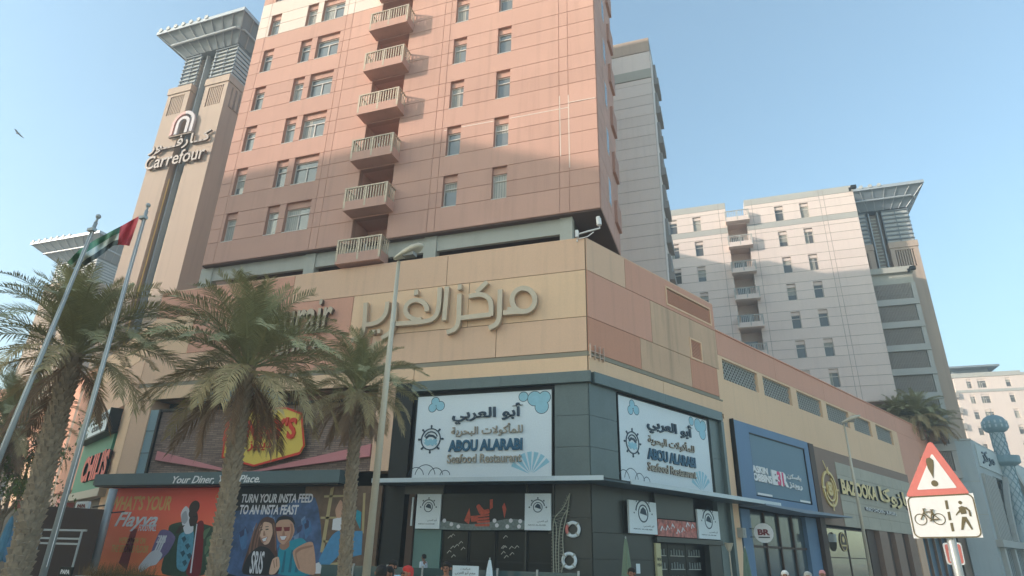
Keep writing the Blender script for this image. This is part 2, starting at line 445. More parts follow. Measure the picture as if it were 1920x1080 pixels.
# ================================================================ GROUND
def sheet(name, pts, z, m):
    mb = MB(); mb.quad(*[(x, y, z) for x, y in pts]); o = mb.build(name, m); o['kind'] = 'structure'; return o
sheet('ground', [(-900, -400), (900, -400), (900, 1400), (-900, 1400)], -.15, sand)
sheet('road', [(-400, -6), (-25, -6), (200, -6), (200, 12), (10, 16), (-400, 16)], -.146, asphalt)
ln = MB()
for i in range(14): ln.quad((-80 + i * 9, 4.9, -.142), (-76 + i * 9, 4.9, -.142), (-76 + i * 9, 5.1, -.142), (-80 + i * 9, 5.1, -.142))
o = ln.build('lane_marking', whitep); o['kind'] = 'structure'
pv = MB(); pv.box(-70, 4, 16.0, 28, -.15, 0)
o = pv.build('pavement', paving); o['kind'] = 'structure'
pv = MB(); pv.box(0.2, 120, .2, 14, -.15, -.006, FR); o = pv.build('pavement', paving); o['kind'] = 'structure'
pv = MB(); pv.box(-8, 8, 3.5, 15.98, -.15, -.004); o = pv.build('traffic_island', paving); o['kind'] = 'structure'

# ================================================================ ACROSS THE STREET (behind the viewer's left; it throws the street into shade)
def street_block(name, label, x0, x1, y0, y1, h, m):
    t = thing(name, label, 'building', ((x0 + x1) / 2, (y0 + y1) / 2, 0))
    mb = MB(); mb.box(x0, x1, y0, y1, -.1, h); mb.box(x0 - .2, x1 + .2, y0 - .2, y1 + .2, h + .002, h + .9); mb.build('wall', m, t)
    f = Fr(x1, y1, 180); L = x1 - x0; wm = MB()
    for i in range(int(L / 3.2)):
        for j in range(int((h - 5) / 3.5)): wm.box(1 + i * 3.2, 2.6 + i * 3.2, .01, .06, 5 + j * 3.5, 6.7 + j * 3.5, f)
    wm.build('window_band', pane_d, t)
    return t
street_block('office_building', 'tall beige office block across the street from the mall', -112, -67, -30, -8, 45.4, tan)
street_block('office_building', 'lower cream office block beside the tall one across the street', -66.5, -43, -20, -8.5, 37.2, cream)

# ================================================================ BALCONY
def balcony(parent, fr, uc, z, wd=2.9, dp=1.0, h=1.55, m=pink, rail=metal_l, nb=7, name='balcony'):
    """z = underside; railing with a solid foot, posts, balusters and a top rail"""
    b = MB(); u0, u1 = uc - wd / 2, uc + wd / 2
    b.box(u0, u1, 0.033, dp, z, z + .14, fr)
    b.box(u0, u1, dp - .09, dp - .005, z + .142, z + .62, fr)
    b.box(u0, u0 + .09, .033, dp - .09, z + .142, z + .62, fr); b.box(u1 - .09, u1, .033, dp - .09, z + .142, z + .62, fr)
    for s, u in ((1, u0), (-1, u1)):   # curved cheeks
        pts = []
        for k in range(6):
            q = k / 5 * math.pi / 2; pts.append((dp - .1 - (dp - .15) * .55 * (1 - math.cos(q)), z + .62 + (h - .62) * math.sin(q)))
        for k in range(5):
            (o1, a1), (o2, a2) = pts[k], pts[k + 1]
            b.quad(fr.P(u, o1, a1), fr.P(u, .033, a1), fr.P(u, .033, a2), fr.P(u, o2, a2)) if False else None
    o = b.build(name, m, parent)
    loc = abs_loc(o)
    r = MB(); r.box(u0 - .02, u1 + .02, dp - .1, dp + .01, z + h - .08, z + h, fr)
    for u in (u0 + .035, u1 - .035): r.box(u - .045, u + .045, .033, dp - .1, z + h - .08, z + h, fr)
    r.build('top_rail', rail, o)
    for u in (u0 + .05, uc, u1 - .05):
        q = MB(); q.box(u - .06, u + .06, dp - .11, dp + .005, z + .15, z + h - .082, fr); q.build('post', rail, o)
    if nb:
        for s in (0, 1):
            a = u0 + .11 if s == 0 else uc + .06; c = uc - .06 if s == 0 else u1 - .11
            for k in range(nb):
                u = a + (c - a) * (k + .5) / nb
                q = MB(); q.box(u - .033, u + .033, dp - .07, dp - .02, z + .62, z + h - .08, fr); q.build('baluster', rail, o)
        for u in (u0, u1 - .07):
            for k in range(4):
                v = .12 + k * (dp - .2) / 4
                q = MB(); q.box(u + .02, u + .07, v, v + .06, z + .62, z + h - .08, fr); q.build('baluster', rail, o)
    return o

# ================================================================ PINK APARTMENT TOWER
PT = 3.52
t = thing('apartment_tower', 'tall pink rendered apartment tower with a column of balconies above the mall corner', 'apartment tower', (-18, 28.6, 0))
U0, U1, ZB, ZT = -31.5, -5.25, 18.45, 53.0
ops = []; wins = []
for k in range(8):
    zz = 20.0 + PT * k
    for (a, b, kd) in ((-30.4, -29.45, 'narrow'), (-27.05, -26.1, 'narrow'), (-25.62, -23.7, 'wide'), (-14.53, -13.6, 'narrow'), (-11.45, -10.53, 'narrow')):
        ops.append((a, b, zz, zz + 2.13)); wins.append((a, b, zz, zz + 2.13, kd, k))
for k in range(9): ops.append((-20.38, -17.97, 16.8 + PT * k if k else 18.45 - 1, 20.12 + PT * k))
mb = MB(); slab(mb, U0, U1, ZB, ZT, ops, FP, -.355, 0); mb.build('wall', pinkwall, t)
mb = MB()
for a, b, oo in ((U0, -20.38, -.36), (-17.97, U1, -.36), (-20.378, -17.972, -1.7)): mb.box(a, b, oo, -6.1, ZB + .004, ZT, FP)
for k in range(9): mb.box(-20.377, -17.973, -1.699, -.357, 20.125 + PT * k, 20.28 + PT * k, FP)
mb.box(U0 - .1, U1 + .1, -6.2, .1, ZT + .002, ZT + .6, FP)
mb.build('core_wall', pink, t)
def pm(u, z):
    if u < -20.4 and (37.4 < z < 40.6 or z > 41.7): return cream
    return pink
uc = [U0, -30.62, -23.35, -22.8, -20.38, -17.97, -15.35, -14.87, -7.45, -6.9, U1]
zc = [ZB]
for k in range(-1, 7): zc += [z for z in (20.0 + PT * k, 21.03 + PT * k, 22.1 + PT * k) if z > 18.6]
zc = sorted(zc)
panels(t, FP, uc, zc, ops, pm, skip=lambda u, z: -20.35 < u < -18 and False)
for (a, b, c, d, kd, k) in wins:
    if k < 7: window(t, FP, a, b, c, d, kd, wallmat=pink)
doorm = MB()
for k in range(8):
    balcony(t, FP, -19.1, 16.68 + PT * k)
    z = 16.9 + PT * k; q = MB(); q.box(-20.3, -19.75, .1, .55, z + .05, z + .75, FP); q.box(-20.28, -19.77, .551, .58, z + .1, z + .7, FP); q.build('cooling_unit', pale_g, t)
    if k % 3 != 1: q = MB(); q.stroke([(-18.6 + .3 * (k % 2), z + .2), (-19.0 + .3 * (k % 2), z + 1.1)], .07, FP, .5, .55); q.build('folded_rack', whitep, t)
    q = MB(); q.box(-19.9, -18.5, -1.69, -1.62, z, z + 2.2, FP); q.build('balcony_door', pane_d, t)
# thin pale lines along some of the wall joints
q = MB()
def joint_line(x0, y0, x1, y1, w_=.05):
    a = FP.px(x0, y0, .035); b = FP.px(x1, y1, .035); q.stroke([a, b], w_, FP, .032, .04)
joint_line(1049, 180, 1051, 293); joint_line(1065.5, 178, 1068, 314); joint_line(1066, 192, 1116, 183); joint_line(956, 222, 1066, 201); joint_line(866, 238, 926, 227); joint_line(833, 245, 838, 244)
q.build('pale_line', cream, t)
# side wall towards the right: joints, slim windows, small bowed balconies
FPS = Fr(U1, 28.6, 90)
ops2 = [(2.6, 3.4, 20.0 + PT * k, 22.1 + PT * k) for k in range(9)]
panels(t, FPS, [.02, 2.1, 4.0, 6.1], zc, [], lambda u, z: pink, proud=.03, base=0)
for k in range(8):
    q = MB(); q.box(2.6, 3.3, .031, .05, 20.3 + PT * k, 22.0 + PT * k, FPS); f = q.build('window', frame_m, t)
    q = MB(); q.box(2.66, 3.24, .0505, .056, 20.36 + PT * k, 21.94 + PT * k, FPS); q.build('pane', pane_d, f)
    q = MB(); z = 19.9 + PT * k
    prof = [(4.25, z), (5.9, z), (5.9, z + 2.4), (4.25, z + 2.4)]
    q.box(4.4, 5.9, .031, .2, z, z + 1.5, FPS)
    q.build('bay_box', pinkwall, t)
# soffit and grey recessed storey
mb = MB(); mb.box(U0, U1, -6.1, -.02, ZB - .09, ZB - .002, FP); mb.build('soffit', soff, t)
g = Fr(0, 28.9, 0)
for a, b in ((-31.8, -30.86), (-23.72, -22.97), (-15.6, -14.82), (-7.54, -6.86)):
    q = MB(); q.box(a, b, -.5, 0, 15.9, ZB - .1, g); q.build('column', grey, t)
for a, b in ((-30.858, -23.722), (-22.968, -15.602), (-14.818, -7.542)):
    q = MB(); q.box(a, b, -.3, -.08, 17.42, ZB - .1, g); q.build('spandrel', grey, t)
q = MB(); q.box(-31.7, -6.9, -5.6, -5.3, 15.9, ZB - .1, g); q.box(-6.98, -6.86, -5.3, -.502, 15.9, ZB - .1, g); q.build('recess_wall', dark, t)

# ================================================================ MALL PODIUM
T = thing('shopping_mall', 'beige and salmon rendered shopping mall podium on the street corner', 'shopping mall', (-18, 30, 0))
def prism(mb, pts, z0, z1):
    n = len(pts); b = len(mb.v)
    mb.v += [(x, y, z0) for x, y in pts] + [(x, y, z1) for x, y in pts]
    mb.f.append(tuple(range(b, b + n))[::-1]); mb.f.append(tuple(range(b + n, b + 2 * n))); mb.m += [0, 0]
    for i in range(n): j = (i + 1) % n; mb.f.append((b + i, b + j, b + n + j, b + n + i)); mb.m.append(0)
def xy(fr, u, o): p = fr.P(u, o, 0); return (p.x, p.y)
C_in = lambda i: (-6 - i * .613, 28 + i)     # corner of both facades, i metres in
body = [(-33.2, 28.35), C_in(.35), xy(FR, 12.45, -.35), xy(FR, 12.45, -16), (-20, 46.5), (-33.2, 46.5)]
mb = MB(); prism(mb, body, 9.6, 15.9); mb.build('core_wall', tan, T)
body2 = [(-32.5, 29.6), C_in(1.6), xy(FR, 12.3, -1.6), xy(FR, 12.3, -15.9), (-20, 46.4), (-32.5, 46.4)]
mb = MB(); prism(mb, body2, 0.004, 9.598); mb.build('shop_core', shopdark, T)
# storefront openings at street level are cut in the wall skin
def skin_wall(fr, u0, u1, z0, z1, ops, m, name='wall', th=.34, o1=-.002):
    q = MB(); slab(q, u0, u1, z0, z1, ops, fr, -th, o1); return q.build(name, m, T)
skin_wall(F28, -33.5, -6.0, 9.5, 16.45, [], joint)
skin_wall(FR, 0.02, 12.5, 9.5, 16.45, [], joint)
# coping
for fr, a, b, z in ((F28, -33.5, -6.1, 16.45), (FR, .1, 12.5, 16.45)):
    q = MB(); q.box(a, b, -.42, .03, z + .001, z + .07, fr); q.build('coping', tan, T)
def pf(u, z):
    if z > 14.7: return salm if u < -23.4 else tan
    if z > 12.23: return salm if -29 < u < -19.18 else tanl
    if z > 10.48: return salm if -27 < u < -17.7 else tan
    return tanl
panels(T, F28, [-33.5, -23.42, -13.55, -6.0], [14.7, 16.45], [], pf, proud=.05, name='render_panel')
panels(T, F28, [-33.5, -30.4, -27, -19.18, -12.2, -6.0], [12.23, 14.7], [], pf, proud=.05, name='render_panel')
panels(T, F28, [-33.5, -27, -17.7, -10.6, -6.0], [10.5, 12.23], [], pf, proud=.05, name='render_panel')
panels(T, F28, [-33.5, -25, -15, -6.0], [9.5, 10.28], [], pf, proud=.05, name='render_panel')
q = MB(); q.box(-33.5, -6.0, 0, .02, 10.285, 10.5, F28); q.build('ledge', ledgem, T)
def pr(u, z):
    if z > 14.7: return tan if u < 3.25 else salm
    if z > 12.3: return salm if u < 5.45 else dirty
    if z > 10.5: return salmd if (u < 4.3 or u > 9.2) else dirty
    return tanl
lo = [(7.2, 12.0, 15.0, 15.98)]; wo = [(9.4, 10.5, 12.32, 13.4)]
panels(T, FR, [0.02, 3.25, 12.5], [14.7, 16.45], lo, pr, proud=.05, name='render_panel')
panels(T, FR, [0.02, 5.45, 12.5], [12.23, 14.7], wo, pr, proud=.05, name='render_panel')
panels(T, FR, [0.02, 4.3, 9.2, 12.2], [10.5, 12.23], [], pr, proud=.05, name='render_panel')
q = MB(); q.box(12.2, 12.5, 0, .05, 10.3, 12.22, FR); q.build('pilaster', tanl, T)
panels(T, FR, [0.02, 6.2, 12.5], [9.5, 10.28], [], pr, proud=.05, name='render_panel')
q = MB(); q.box(.02, 12.5, 0, .07, 10.285, 10.36, FR); q.box(.02, 12.5, 0, .03, 10.362, 10.5, FR); q.build('ledge', ledgem, T)
q = MB()
for (a, b, c, d) in lo + wo:
    q.box(a - .1, b + .1, .02, .09, c - .1, c - .001, FR); q.box(a - .1, b + .1, .02, .09, d + .001, d + .1, FR)
    q.box(a - .1, a - .001, .02, .09, c, d, FR); q.box(b + .001, b + .1, .02, .09, c, d, FR)
q.build('vent_frame', tanl, T)
q = MB()
for (a, b, c, d) in lo + wo:
    n = int((d - c) / .09)
    for i in range(n): q.box(a, b, .0, .045, c + i * .09 + .02, c + i * .09 + .075, FR)
q.build('vent_blades', salmd, T, kind='stuff')
# lower, longer mall wing along the side street
mb = MB(); mb.box(12.52, 58.2, -14, -.35, 9.4, 14.2, FR); mb.build('side_wing_core', tan, T)
mb = MB(); mb.box(12.52, 58.2, -14, -1.8, 0.004, 9.398, FR); mb.build('shop_core', shopdark, T)
lat = [(13.0, 17.6), (18.4, 22.7), (23.7, 28.1), (29.05, 33.65), (34.6, 38.8), (40.05, 44.45)]
lo2 = [(a, b, 11.74, 13.05) for a, b in lat]
skin_wall(FR, 12.52, 46, 9.25, 13.2, lo2, tanl, o1=.03)
panels(T, FR, [12.52, 20.5, 29, 38, 46, 52, 58.2], [13.2, 14.72], [], lambda u, z: salm, proud=.36, gap=.02, base=-.32, name='parapet_panel')
q = MB(); q.box(12.5, 58.3, -.36, .1, 14.725, 14.8, FR); q.build('coping', salm, T)
skin_wall(FR, 46.01, 58.2, 4.3, 13.2, [], salm, o1=.03)
for (a, b) in lat:
    s = MB(); s.box(a, b, -.33, -.26, 11.74, 13.05, FR); s.build('screen_back', dark, T)
    s = MB(); st = .36; hh = 1.31; n = int((b - a + hh) / st) + 1
    for i in range(n):
        for sg in (0, 1):
            c0 = a - hh + i * st; pts = [(c0, 11.74), (c0 + hh, 13.05)]
            if sg: pts = [(c0 + hh, 11.74), (c0, 13.05)]
            (x0, z0), (x1, z1) = sorted(pts)
            def at(x): return z0 + (z1 - z0) * (x - x0) / (x1 - x0)
            xa, xb = max(x0, a), min(x1, b)
            if xb - xa > .05: s.stroke([(xa, at(xa)), (xb, at(xb))], .075, FR, -.2 + sg * .03, -.16 + sg * .03)
    for v in (0, 1): s.box(a, b, -.16, -.11, 11.745 + v * 1.25, 11.8 + v * 1.25, FR)
    s.build('lattice_screen', pale_g, T, kind='stuff')
# left wing (turns away on the left)
q = MB(); q.box(-46, -.02, -9, -.3, 5.0, 14.3, FL); q.build('left_wing_core', tan, T)
q = MB(); q.box(-46, -.3, -8, -1.5, 0.004, 4.998, FL); q.build('shop_core', shopdark, T)
panels(T, FL, [-46, -28, -14, -6.5, .0], [12.25, 14.64], [], lambda u, z: tanl if u > -14 else salm, proud=.36, gap=.04, base=-.3, name='render_panel')
panels(T, FL, [-46, -21, -11.2, .0], [9.6, 12.25], [], lambda u, z: tan if u > -11 else salm, proud=.36, gap=.04, base=-.3, name='render_panel')
q = MB(); q.box(-2.2, -.01, -.3, .05, 0, 9.58, FL); q.build('pier', tanl, T)
q = MB(); q.box(-28, -11.4, -.3, .05, 5, 9.58, FL); q.build('pier', salm, T)

# --- street-level left part of the front (diner)
q = MB(); q.box(-33.5, -32.16, -1.2, .03, 5.22, 9.5, F28); q.build('pier', tan, T)
q = MB(); q.box(-33.9, -33.6, -.6, .05, 0, 5.2, F28); q.build('pier', tanl, T)
q = MB(); q.box(-15.95, -14.95, -1.2, .03, 0, 9.5, F28); q.build('pier', black, T)
q = MB(); q.box(-17.0, -15.97, -1.2, .03, 5.2, 9.5, F28); q.build('pier', tan, T)
D = thing('diner', 'brick diner with pink ribbon, yellow sign board and slate fascia between the palms', 'diner', (-25, 28, 0))
q = MB(); q.box(-32.15, -31.42, -.2, -.05, 5.2, 8.9, F28); q.build('glass_strip', glassb, D)
for z in (6.4, 7.65): q = MB(); q.box(-32.15, -31.42, -.045, -.02, z, z + .05, F28); q.build('transom', slate, D)
q = MB(); q.box(-31.4, -17.02, -.5, -.1, 5.2, 8.75, F28); q.build('brick_wall', brickm, D)
q = MB(); q.box(-31.44, -31.3, -.3, .05, 5.2, 8.9, F28); q.box(-31.3, -17.02, -.3, .02, 8.76, 8.9, F28); q.build('frame', black, D)
q = MB(); q.box(-31.4, -17.02, -1.3, -1.2, 8.9, 9.5, F28); q.build('upper_panel', pinkwall, D)
q = MB()
q.poly([(-30.8, 6.5), (-25.2, 5.3), (-24.0, 5.3), (-17.05, 6.5), (-17.05, 5.9), (-24, 4.75 + .48), (-25.2, 4.75 + .48), (-30.8, 6.0)][::-1], F28, -.095, .1); q.build('ribbon', pinkrib, D)
q = MB(); q.box(-34.2, -18.2, .1, .75, 4.6, 5.2, F28); q.build('fascia', slate, D)
q = MB(); q.box(-34.1, -18.3, -.1, .7, 4.52, 4.598, F28); q.build('fascia_soffit', black, D)
# glazed arch above the bay
q = MB(); arch = []
for k in range(13):
    a = math.pi * k / 12; arch.append((-25.8 - 2.9 * math.cos(a), 8.92 + 1.05 * math.sin(a)))
q.poly(arch[::-1], F28, .06, .35); ag = q.build('arch_glass', glassb, D)
q = MB(); q.stroke(arch, .1, F28, .36, .42); q.stroke([(-28.7, 8.95), (-22.9, 8.95)], .12, F28, .36, .44)
for k in (2, 4, 6, 8, 10): q.stroke([(-25.8, 8.95), arch[k]], .05, F28, .352, .38)
q.build('arch_bar', black, ag)
zp = lambda a, b: (240 + a / 2.7, 500 + b / 2.7); zi = lambda a, b: (140 + a / 4.5, 840 + b / 4.5); zj = lambda a, b: (400 + a / 4.5, 840 + b / 4.5)
S = thing('diner_sign', 'yellow shield-shaped sign with red lettering behind the middle palm', 'sign', (-23.5, 27.7, 6.5))
pts = [F28.px(*zp(*p), .2) for p in ((480, 965), (505, 790), (560, 735), (800, 715), (880, 745), (893, 905), (870, 945), (640, 1008))]
q = MB(); q.poly(pts, F28, .12, .22); q.build('board', yel, S)
q = MB(); q.stroke(pts + [pts[0]], .1, F28, .222, .25); q.build('border', redc, S)
textpx(S, "DENNY'S", F28, *zp(505, 775), *zp(862, 765), *zp(508, 885), .23, .08, redc, offset=.03)
textpx(S, ar('دينيز'), F28, *zp(615, 885), *zp(730, 880), *zp(615, 935), .23, .05, redc, offset=.01)
textpx(D, 'Your Diner, Your Place.', F28, *zi(838, 232), (400 + 402 / 4.5), 840 + 232 / 4.5, *zi(838, 310), .752, .02, whitep, shear=.3, offset=.012)
# ---- printed hoardings
def smooth_closed(pts, n=5):
    o = []; N_ = len(pts)
    for i in range(N_):
        a, b, c, d = pts[i - 1], pts[i], pts[(i + 1) % N_], pts[(i + 2) % N_]
        for k in range(n):
            t_ = k / n; o.append(tuple(.5 * (2 * b[j] + (c[j] - a[j]) * t_ * .7 + (2 * a[j] - 5 * b[j] + 4 * c[j] - d[j]) * 0 + ((3 * (c[j] - b[j]) * 2 - 2 * .7 * (c[j] - a[j]) - .7 * (d[j] - b[j]))) * t_ ** 2 + ((2 * (b[j] - c[j]) * 2 + .7 * (c[j] - a[j]) + .7 * (d[j] - b[j]))) * t_ ** 3) for j in (0, 1)))
    return o
def printed(parent, fr, o, pts, f, m, name='print', sm=None):
    if sm is None: sm = len(pts) > 4
    if sm: pts = smooth_closed(pts)
    P = [fr.px(*f(*p), o) for p in pts]
    ar_ = sum(P[i][0] * P[(i + 1) % len(P)][1] - P[(i + 1) % len(P)][0] * P[i][1] for i in range(len(P)))
    if ar_ < 0: P = P[::-1]
    q = MB(); q.quad(*[fr.P(u, o, z) for u, z in P]); return q.build(name, m, parent)
H1 = thing('hoarding', 'red printed food hall hoarding with a man in a green jacket', 'billboard', (-30, 28, 0))
q = MB(); q.box(-33.58, -25.3, -.2, .0, .15, 4.5, F28); q.build('board', gradmat('red_print', (248, 132, 78), (242, 92, 70), .6, 3.6), H1)
wb = mat('print_white', (218, 214, 216), .5, .03); org = mat('print_orange', (222, 168, 96), .5, .04); mar = mat('print_maroon', (120, 22, 30), .5, .1, 3)
grn = mat('print_green', (52, 72, 52), .5, .3, 4); ppl = mat('print_purple', (120, 104, 140), .5, .15, 4); dkb = mat('print_dark_skin', (62, 44, 38), .5, .1, 5); lbl = mat('print_cyan', (92, 150, 168), .5, .35, 6)
blk = mat('print_black', (28, 26, 30), .5, .1); dbl = mat('print_dark_blue', (70, 92, 128), .5, .7, 2.2); tl = mat('print_teal_shirt', (30, 140, 158), .5, .15, 3); fsk = mat('print_skin', (196, 150, 124), .5, .08, 5); fsk2 = mat('print_skin_pale', (214, 172, 146), .5, .08, 5); hrb = mat('print_brown_hair', (86, 56, 48), .5, .2, 6); jean = mat('print_denim', (74, 136, 176), .5, .15, 4)
textpx(H1, "WHAT'S YOUR", F28, *zi(325, 405), *zi(832, 400), *zi(310, 525), .002, .004, org, offset=.03, shear=.12)
textpx(H1, 'Flayva', F28, *zi(362, 545), *zi(716, 535), *zi(352, 700), .008, .004, wb, offset=.02, shear=.35)
textpx(H1, 'FOOD HALL', F28, *zi(545, 655), *zi(700, 635), *zi(545, 700), .008, .004, wb, offset=.02, shear=.1)
textpx(H1, "WE'RE NOW ON", F28, *zi(378, 755), *zi(606, 752), *zi(375, 805), .002, .004, org, offset=.03)
textpx(H1, 'THE SECOND FLOOR', F28, *zi(318, 820), *zi(632, 818), *zi(312, 878), .002, .004, org, offset=.03)
printed(H1, F28, .006, [(480, 690), (530, 680), (440, 1030), (370, 970)], zi, mar)
printed(H1, F28, .004, [(800, 655), (950, 620), (1160, 660), (1180, 720), (1120, 1060), (740, 1060), (790, 800)], zi, grn)
printed(H1, F28, .006, [(880, 740), (1000, 700), (990, 900), (930, 1040), (860, 1000)], zi, lbl)
printed(H1, F28, .008, [(1030, 640), (1090, 640), (1060, 1060), (940, 1060), (1000, 860)], zi, mar)
printed(H1, F28, .010, [(720, 700), (800, 700), (850, 760), (790, 880), (700, 960), (640, 900)], zi, ppl)
printed(H1, F28, .008, [(895, 560), (940, 490), (990, 560), (1000, 700), (930, 720)], zi, wb)
a = F28.px(*zi(1010, 500), .01)
q = MB(); q.disc(a[0], a[1], .34, F28, .010, .014); q.disc(a[0] - .05, a[1] - .3, .24, F28, .009, .0135); q.build('print', dkb, H1)
textpx(H1, 'ZING', F28, *zi(700, 740), *zi(780, 735), *zi(700, 800), .014, .003, wb, offset=.02, shear=.2)
printed(H1, F28, .012, [(640, 880), (700, 860), (740, 900), (690, 980), (630, 1000), (560, 1050), (540, 1000)], zi, wb)
q = MB(); q.ring(*F28.px(*zi(1208, 410), .01), .12, .15, F28, .003, .006); q.build('print', org, H1)
H2 = thing('hoarding', 'dark blue printed hoarding of two people taking a selfie', 'billboard', (-22, 28, 0))
q = MB(); q.box(-25.28, -20.6, -.2, .0, .15, 4.5, F28); q.build('board', blk, H2)
printed(H2, F28, .002, [(130, 560), (500, 520), (860, 420), (870, 1060), (130, 1060)], zj, dbl)
for s in range(9):
    random.seed(40 + s); x = 190 + random.random() * 640; y = 560 + random.random() * 260
    printed(H2, F28, .0035 + s * .0004, [(x, y), (x + 60, y - 70 + 30 * random.random()), (x + 75, y + 30), (x + 20, y + 110)], zj, mat('print_paint%d' % (s % 3), [(70, 110, 150), (112, 136, 168), (58, 64, 96)][s % 3], .5, .3, 4))
random.seed(9)
textpx(H2, 'TURN YOUR INSTA FEED', F28, *zj(245, 388), *zj(846, 385), *zj(240, 462), .008, .004, wb, offset=.03, shear=.1)
textpx(H2, 'TO AN INSTA FEAST', F28, *zj(230, 480), *zj(724, 478), *zj(224, 560), .008, .004, wb, offset=.03, shear=.1)
printed(H2, F28, .008, [(250, 1060), (290, 860), (350, 700), (400, 610), (450, 580), (510, 600), (530, 680), (535, 860), (560, 1060)], zj, hrb)
printed(H2, F28, .010, [(390, 680), (430, 625), (490, 640), (500, 720), (470, 800), (430, 815), (395, 760)], zj, fsk2)
printed(H2, F28, .012, [(250, 1060), (300, 900), (390, 830), (470, 850), (530, 940), (540, 1060)], zj, blk)
printed(H2, F28, .010, [(545, 1060), (560, 830), (640, 790), (740, 760), (800, 820), (840, 1060)], zj, tl)
printed(H2, F28, .012, [(528, 660), (545, 610), (600, 590), (665, 620), (685, 700), (650, 780), (590, 815), (545, 775)], zj, fsk)
printed(H2, F28, .013, [(520, 650), (545, 590), (600, 572), (670, 590), (690, 650), (640, 605), (560, 610)], zj, blk)
for x in (525, 592): printed(H2, F28, .014, [(x, 668), (x + 55, 665), (x + 50, 700), (x + 8, 702)], zj, mar)
printed(H2, F28, .014, [(560, 745), (620, 742), (600, 775), (575, 775)], zj, wb)
printed(H2, F28, .014, [(405, 770), (455, 750), (440, 785), (415, 790)], zj, wb)
printed(H2, F28, .014, [(395, 690), (415, 684), (415, 692), (397, 698)], zj, blk); printed(H2, F28, .014, [(440, 684), (465, 680), (465, 690), (442, 693)], zj, blk)
printed(H2, F28, .014, [(670, 880), (740, 820), (840, 800), (860, 1060), (720, 1030)], zj, fsk)
printed(H2, F28, .016, [(500, 940), (550, 920), (560, 1000), (520, 1060), (470, 1060)], zj, fsk2)
hr2 = mat('print_hair_light', (132, 92, 74), .5, .2, 6); shd = mat('print_skin_tone', (162, 116, 94), .5, .06, 5); tl2 = mat('print_teal_dark', (20, 104, 124), .5, .1, 3); lip = mat('print_lip', (168, 84, 82), .5, .05)
def P2_(pts, m, o=.017, **k): printed(H2, F28, o, pts, zj, m, **k)
for x in (300, 330, 352, 520): P2_([(x + 60, 640), (x + 68, 645), (x + 30, 780), (x - 6, 1010), (x - 18, 1010), (x + 18, 770)] if x < 500 else [(505, 640), (515, 640), (530, 760), (528, 860), (520, 860), (518, 760)], hr2, .0105)
P2_([(425, 700), (432, 702), (440, 735), (428, 742), (420, 736)], shd); P2_([(395, 745), (402, 752), (425, 800), (412, 800), (398, 775)], shd); P2_([(400, 768), (455, 748), (458, 754), (440, 790), (415, 794)], lip, .0135); P2_([(410, 672), (386, 680), (388, 675), (408, 666)], blk, sm=False); P2_([(438, 668), (468, 664), (466, 660), (440, 662)], blk, sm=False)
P2_([(590, 700), (598, 700), (606, 735), (592, 742), (582, 735)], shd); P2_([(650, 640), (670, 650), (672, 720), (645, 780), (600, 812), (640, 760), (655, 700)], shd, .0132); P2_([(556, 742), (624, 738), (604, 780), (574, 780)], lip, .0135)
P2_([(560, 812), (620, 800), (640, 790), (640, 830), (600, 860), (566, 850)], shd, .0115)
for a_, b_ in ((600, 870), (660, 860), (715, 850)): P2_([(a_, b_), (a_ + 14, b_), (a_ - 5, 1050), (a_ - 30, 1050)], tl2, .0125, sm=False)
P2_([(690, 880), (735, 840), (830, 820), (832, 835), (740, 860), (700, 900), (730, 1010), (715, 1010)], shd, .0165)
P2_([(505, 948), (512, 946), (520, 1010), (512, 1012)], shd, .0168, sm=False); P2_([(528, 935), (535, 933), (540, 1000), (532, 1002)], shd, .0168, sm=False)
for k in range(16):
    a_ = 150 + random.random() * 680; b_ = 600 + random.random() * 380; P2_([(a_, b_), (a_ + 50 * random.random() + 10, b_ - 30), (a_ + 40, b_ + 25), (a_ + 8, b_ + 45)], mat('print_paint%d' % (k % 3), (90, 120, 150)), .0036 + .0002 * k)
def P1_(pts, m, o=.0125, **k): printed(H1, F28, o, pts, zi, m, **k)
gl = mat('print_green_light', (92, 116, 84), .5, .2, 5); dc = mat('print_cyan_dark', (48, 84, 96), .5, .3, 6)
for a_, b_ in ((1110, 700), (1135, 760), (1120, 830), (1130, 900)): P1_([(a_ - 20, b_), (a_ + 30, b_ - 30), (a_ + 34, b_ - 20), (a_ - 10, b_ + 60), (a_ - 24, b_ + 64)], gl)
for a_, b_ in ((900, 760), (930, 820), (890, 880), (945, 900), (905, 960)): P1_([(a_, b_), (a_ + 30, b_ - 18), (a_ + 44, b_ + 10), (a_ + 20, b_ + 40)], dc, .0085)
P1_([(985, 560), (1030, 540), (1040, 600), (1015, 650), (975, 660), (965, 610)], dkb, .0145); P1_([(1000, 575), (1030, 570), (1028, 582), (1002, 586)], blk, .0155, sm=False); P1_([(905, 560), (940, 530), (955, 600), (930, 640), (900, 620)], mat('print_grey', (168, 166, 170), .5, .1), .015)
P1_([(1028, 640), (1036, 640), (985, 1055), (972, 1055)], wb, .013, sm=False); P1_([(880, 660), (930, 650), (880, 720), (850, 720)], dkb, .013)
for a_ in (730, 750, 768): P1_([(a_, 735), (a_ + 12, 740), (a_ - 50, 880), (a_ - 62, 872)], wb, .0135, sm=False)
textpx(H2, 'SRIS', F28, *zj(330, 880), *zj(440, 860), *zj(320, 1060), .015, .003, wb, offset=.02)
H3 = thing('hoarding', 'brown printed hoarding with a blue denim arm and yellow scaffolding', 'billboard', (-18, 28, 0))
q = MB(); q.box(-20.58, -16.2, -.2, .0, .15, 4.5, F28); q.build('board', mat('print_brown', (110, 84, 64), .5, .4, 3), H3)
printed(H3, F28, .006, [(890, 950), (1000, 740), (1080, 700), (1090, 860), (960, 1000)], zj, jean)
printed(H3, F28, .008, [(1010, 600), (1080, 580), (1085, 700), (1000, 690)], zj, wb)
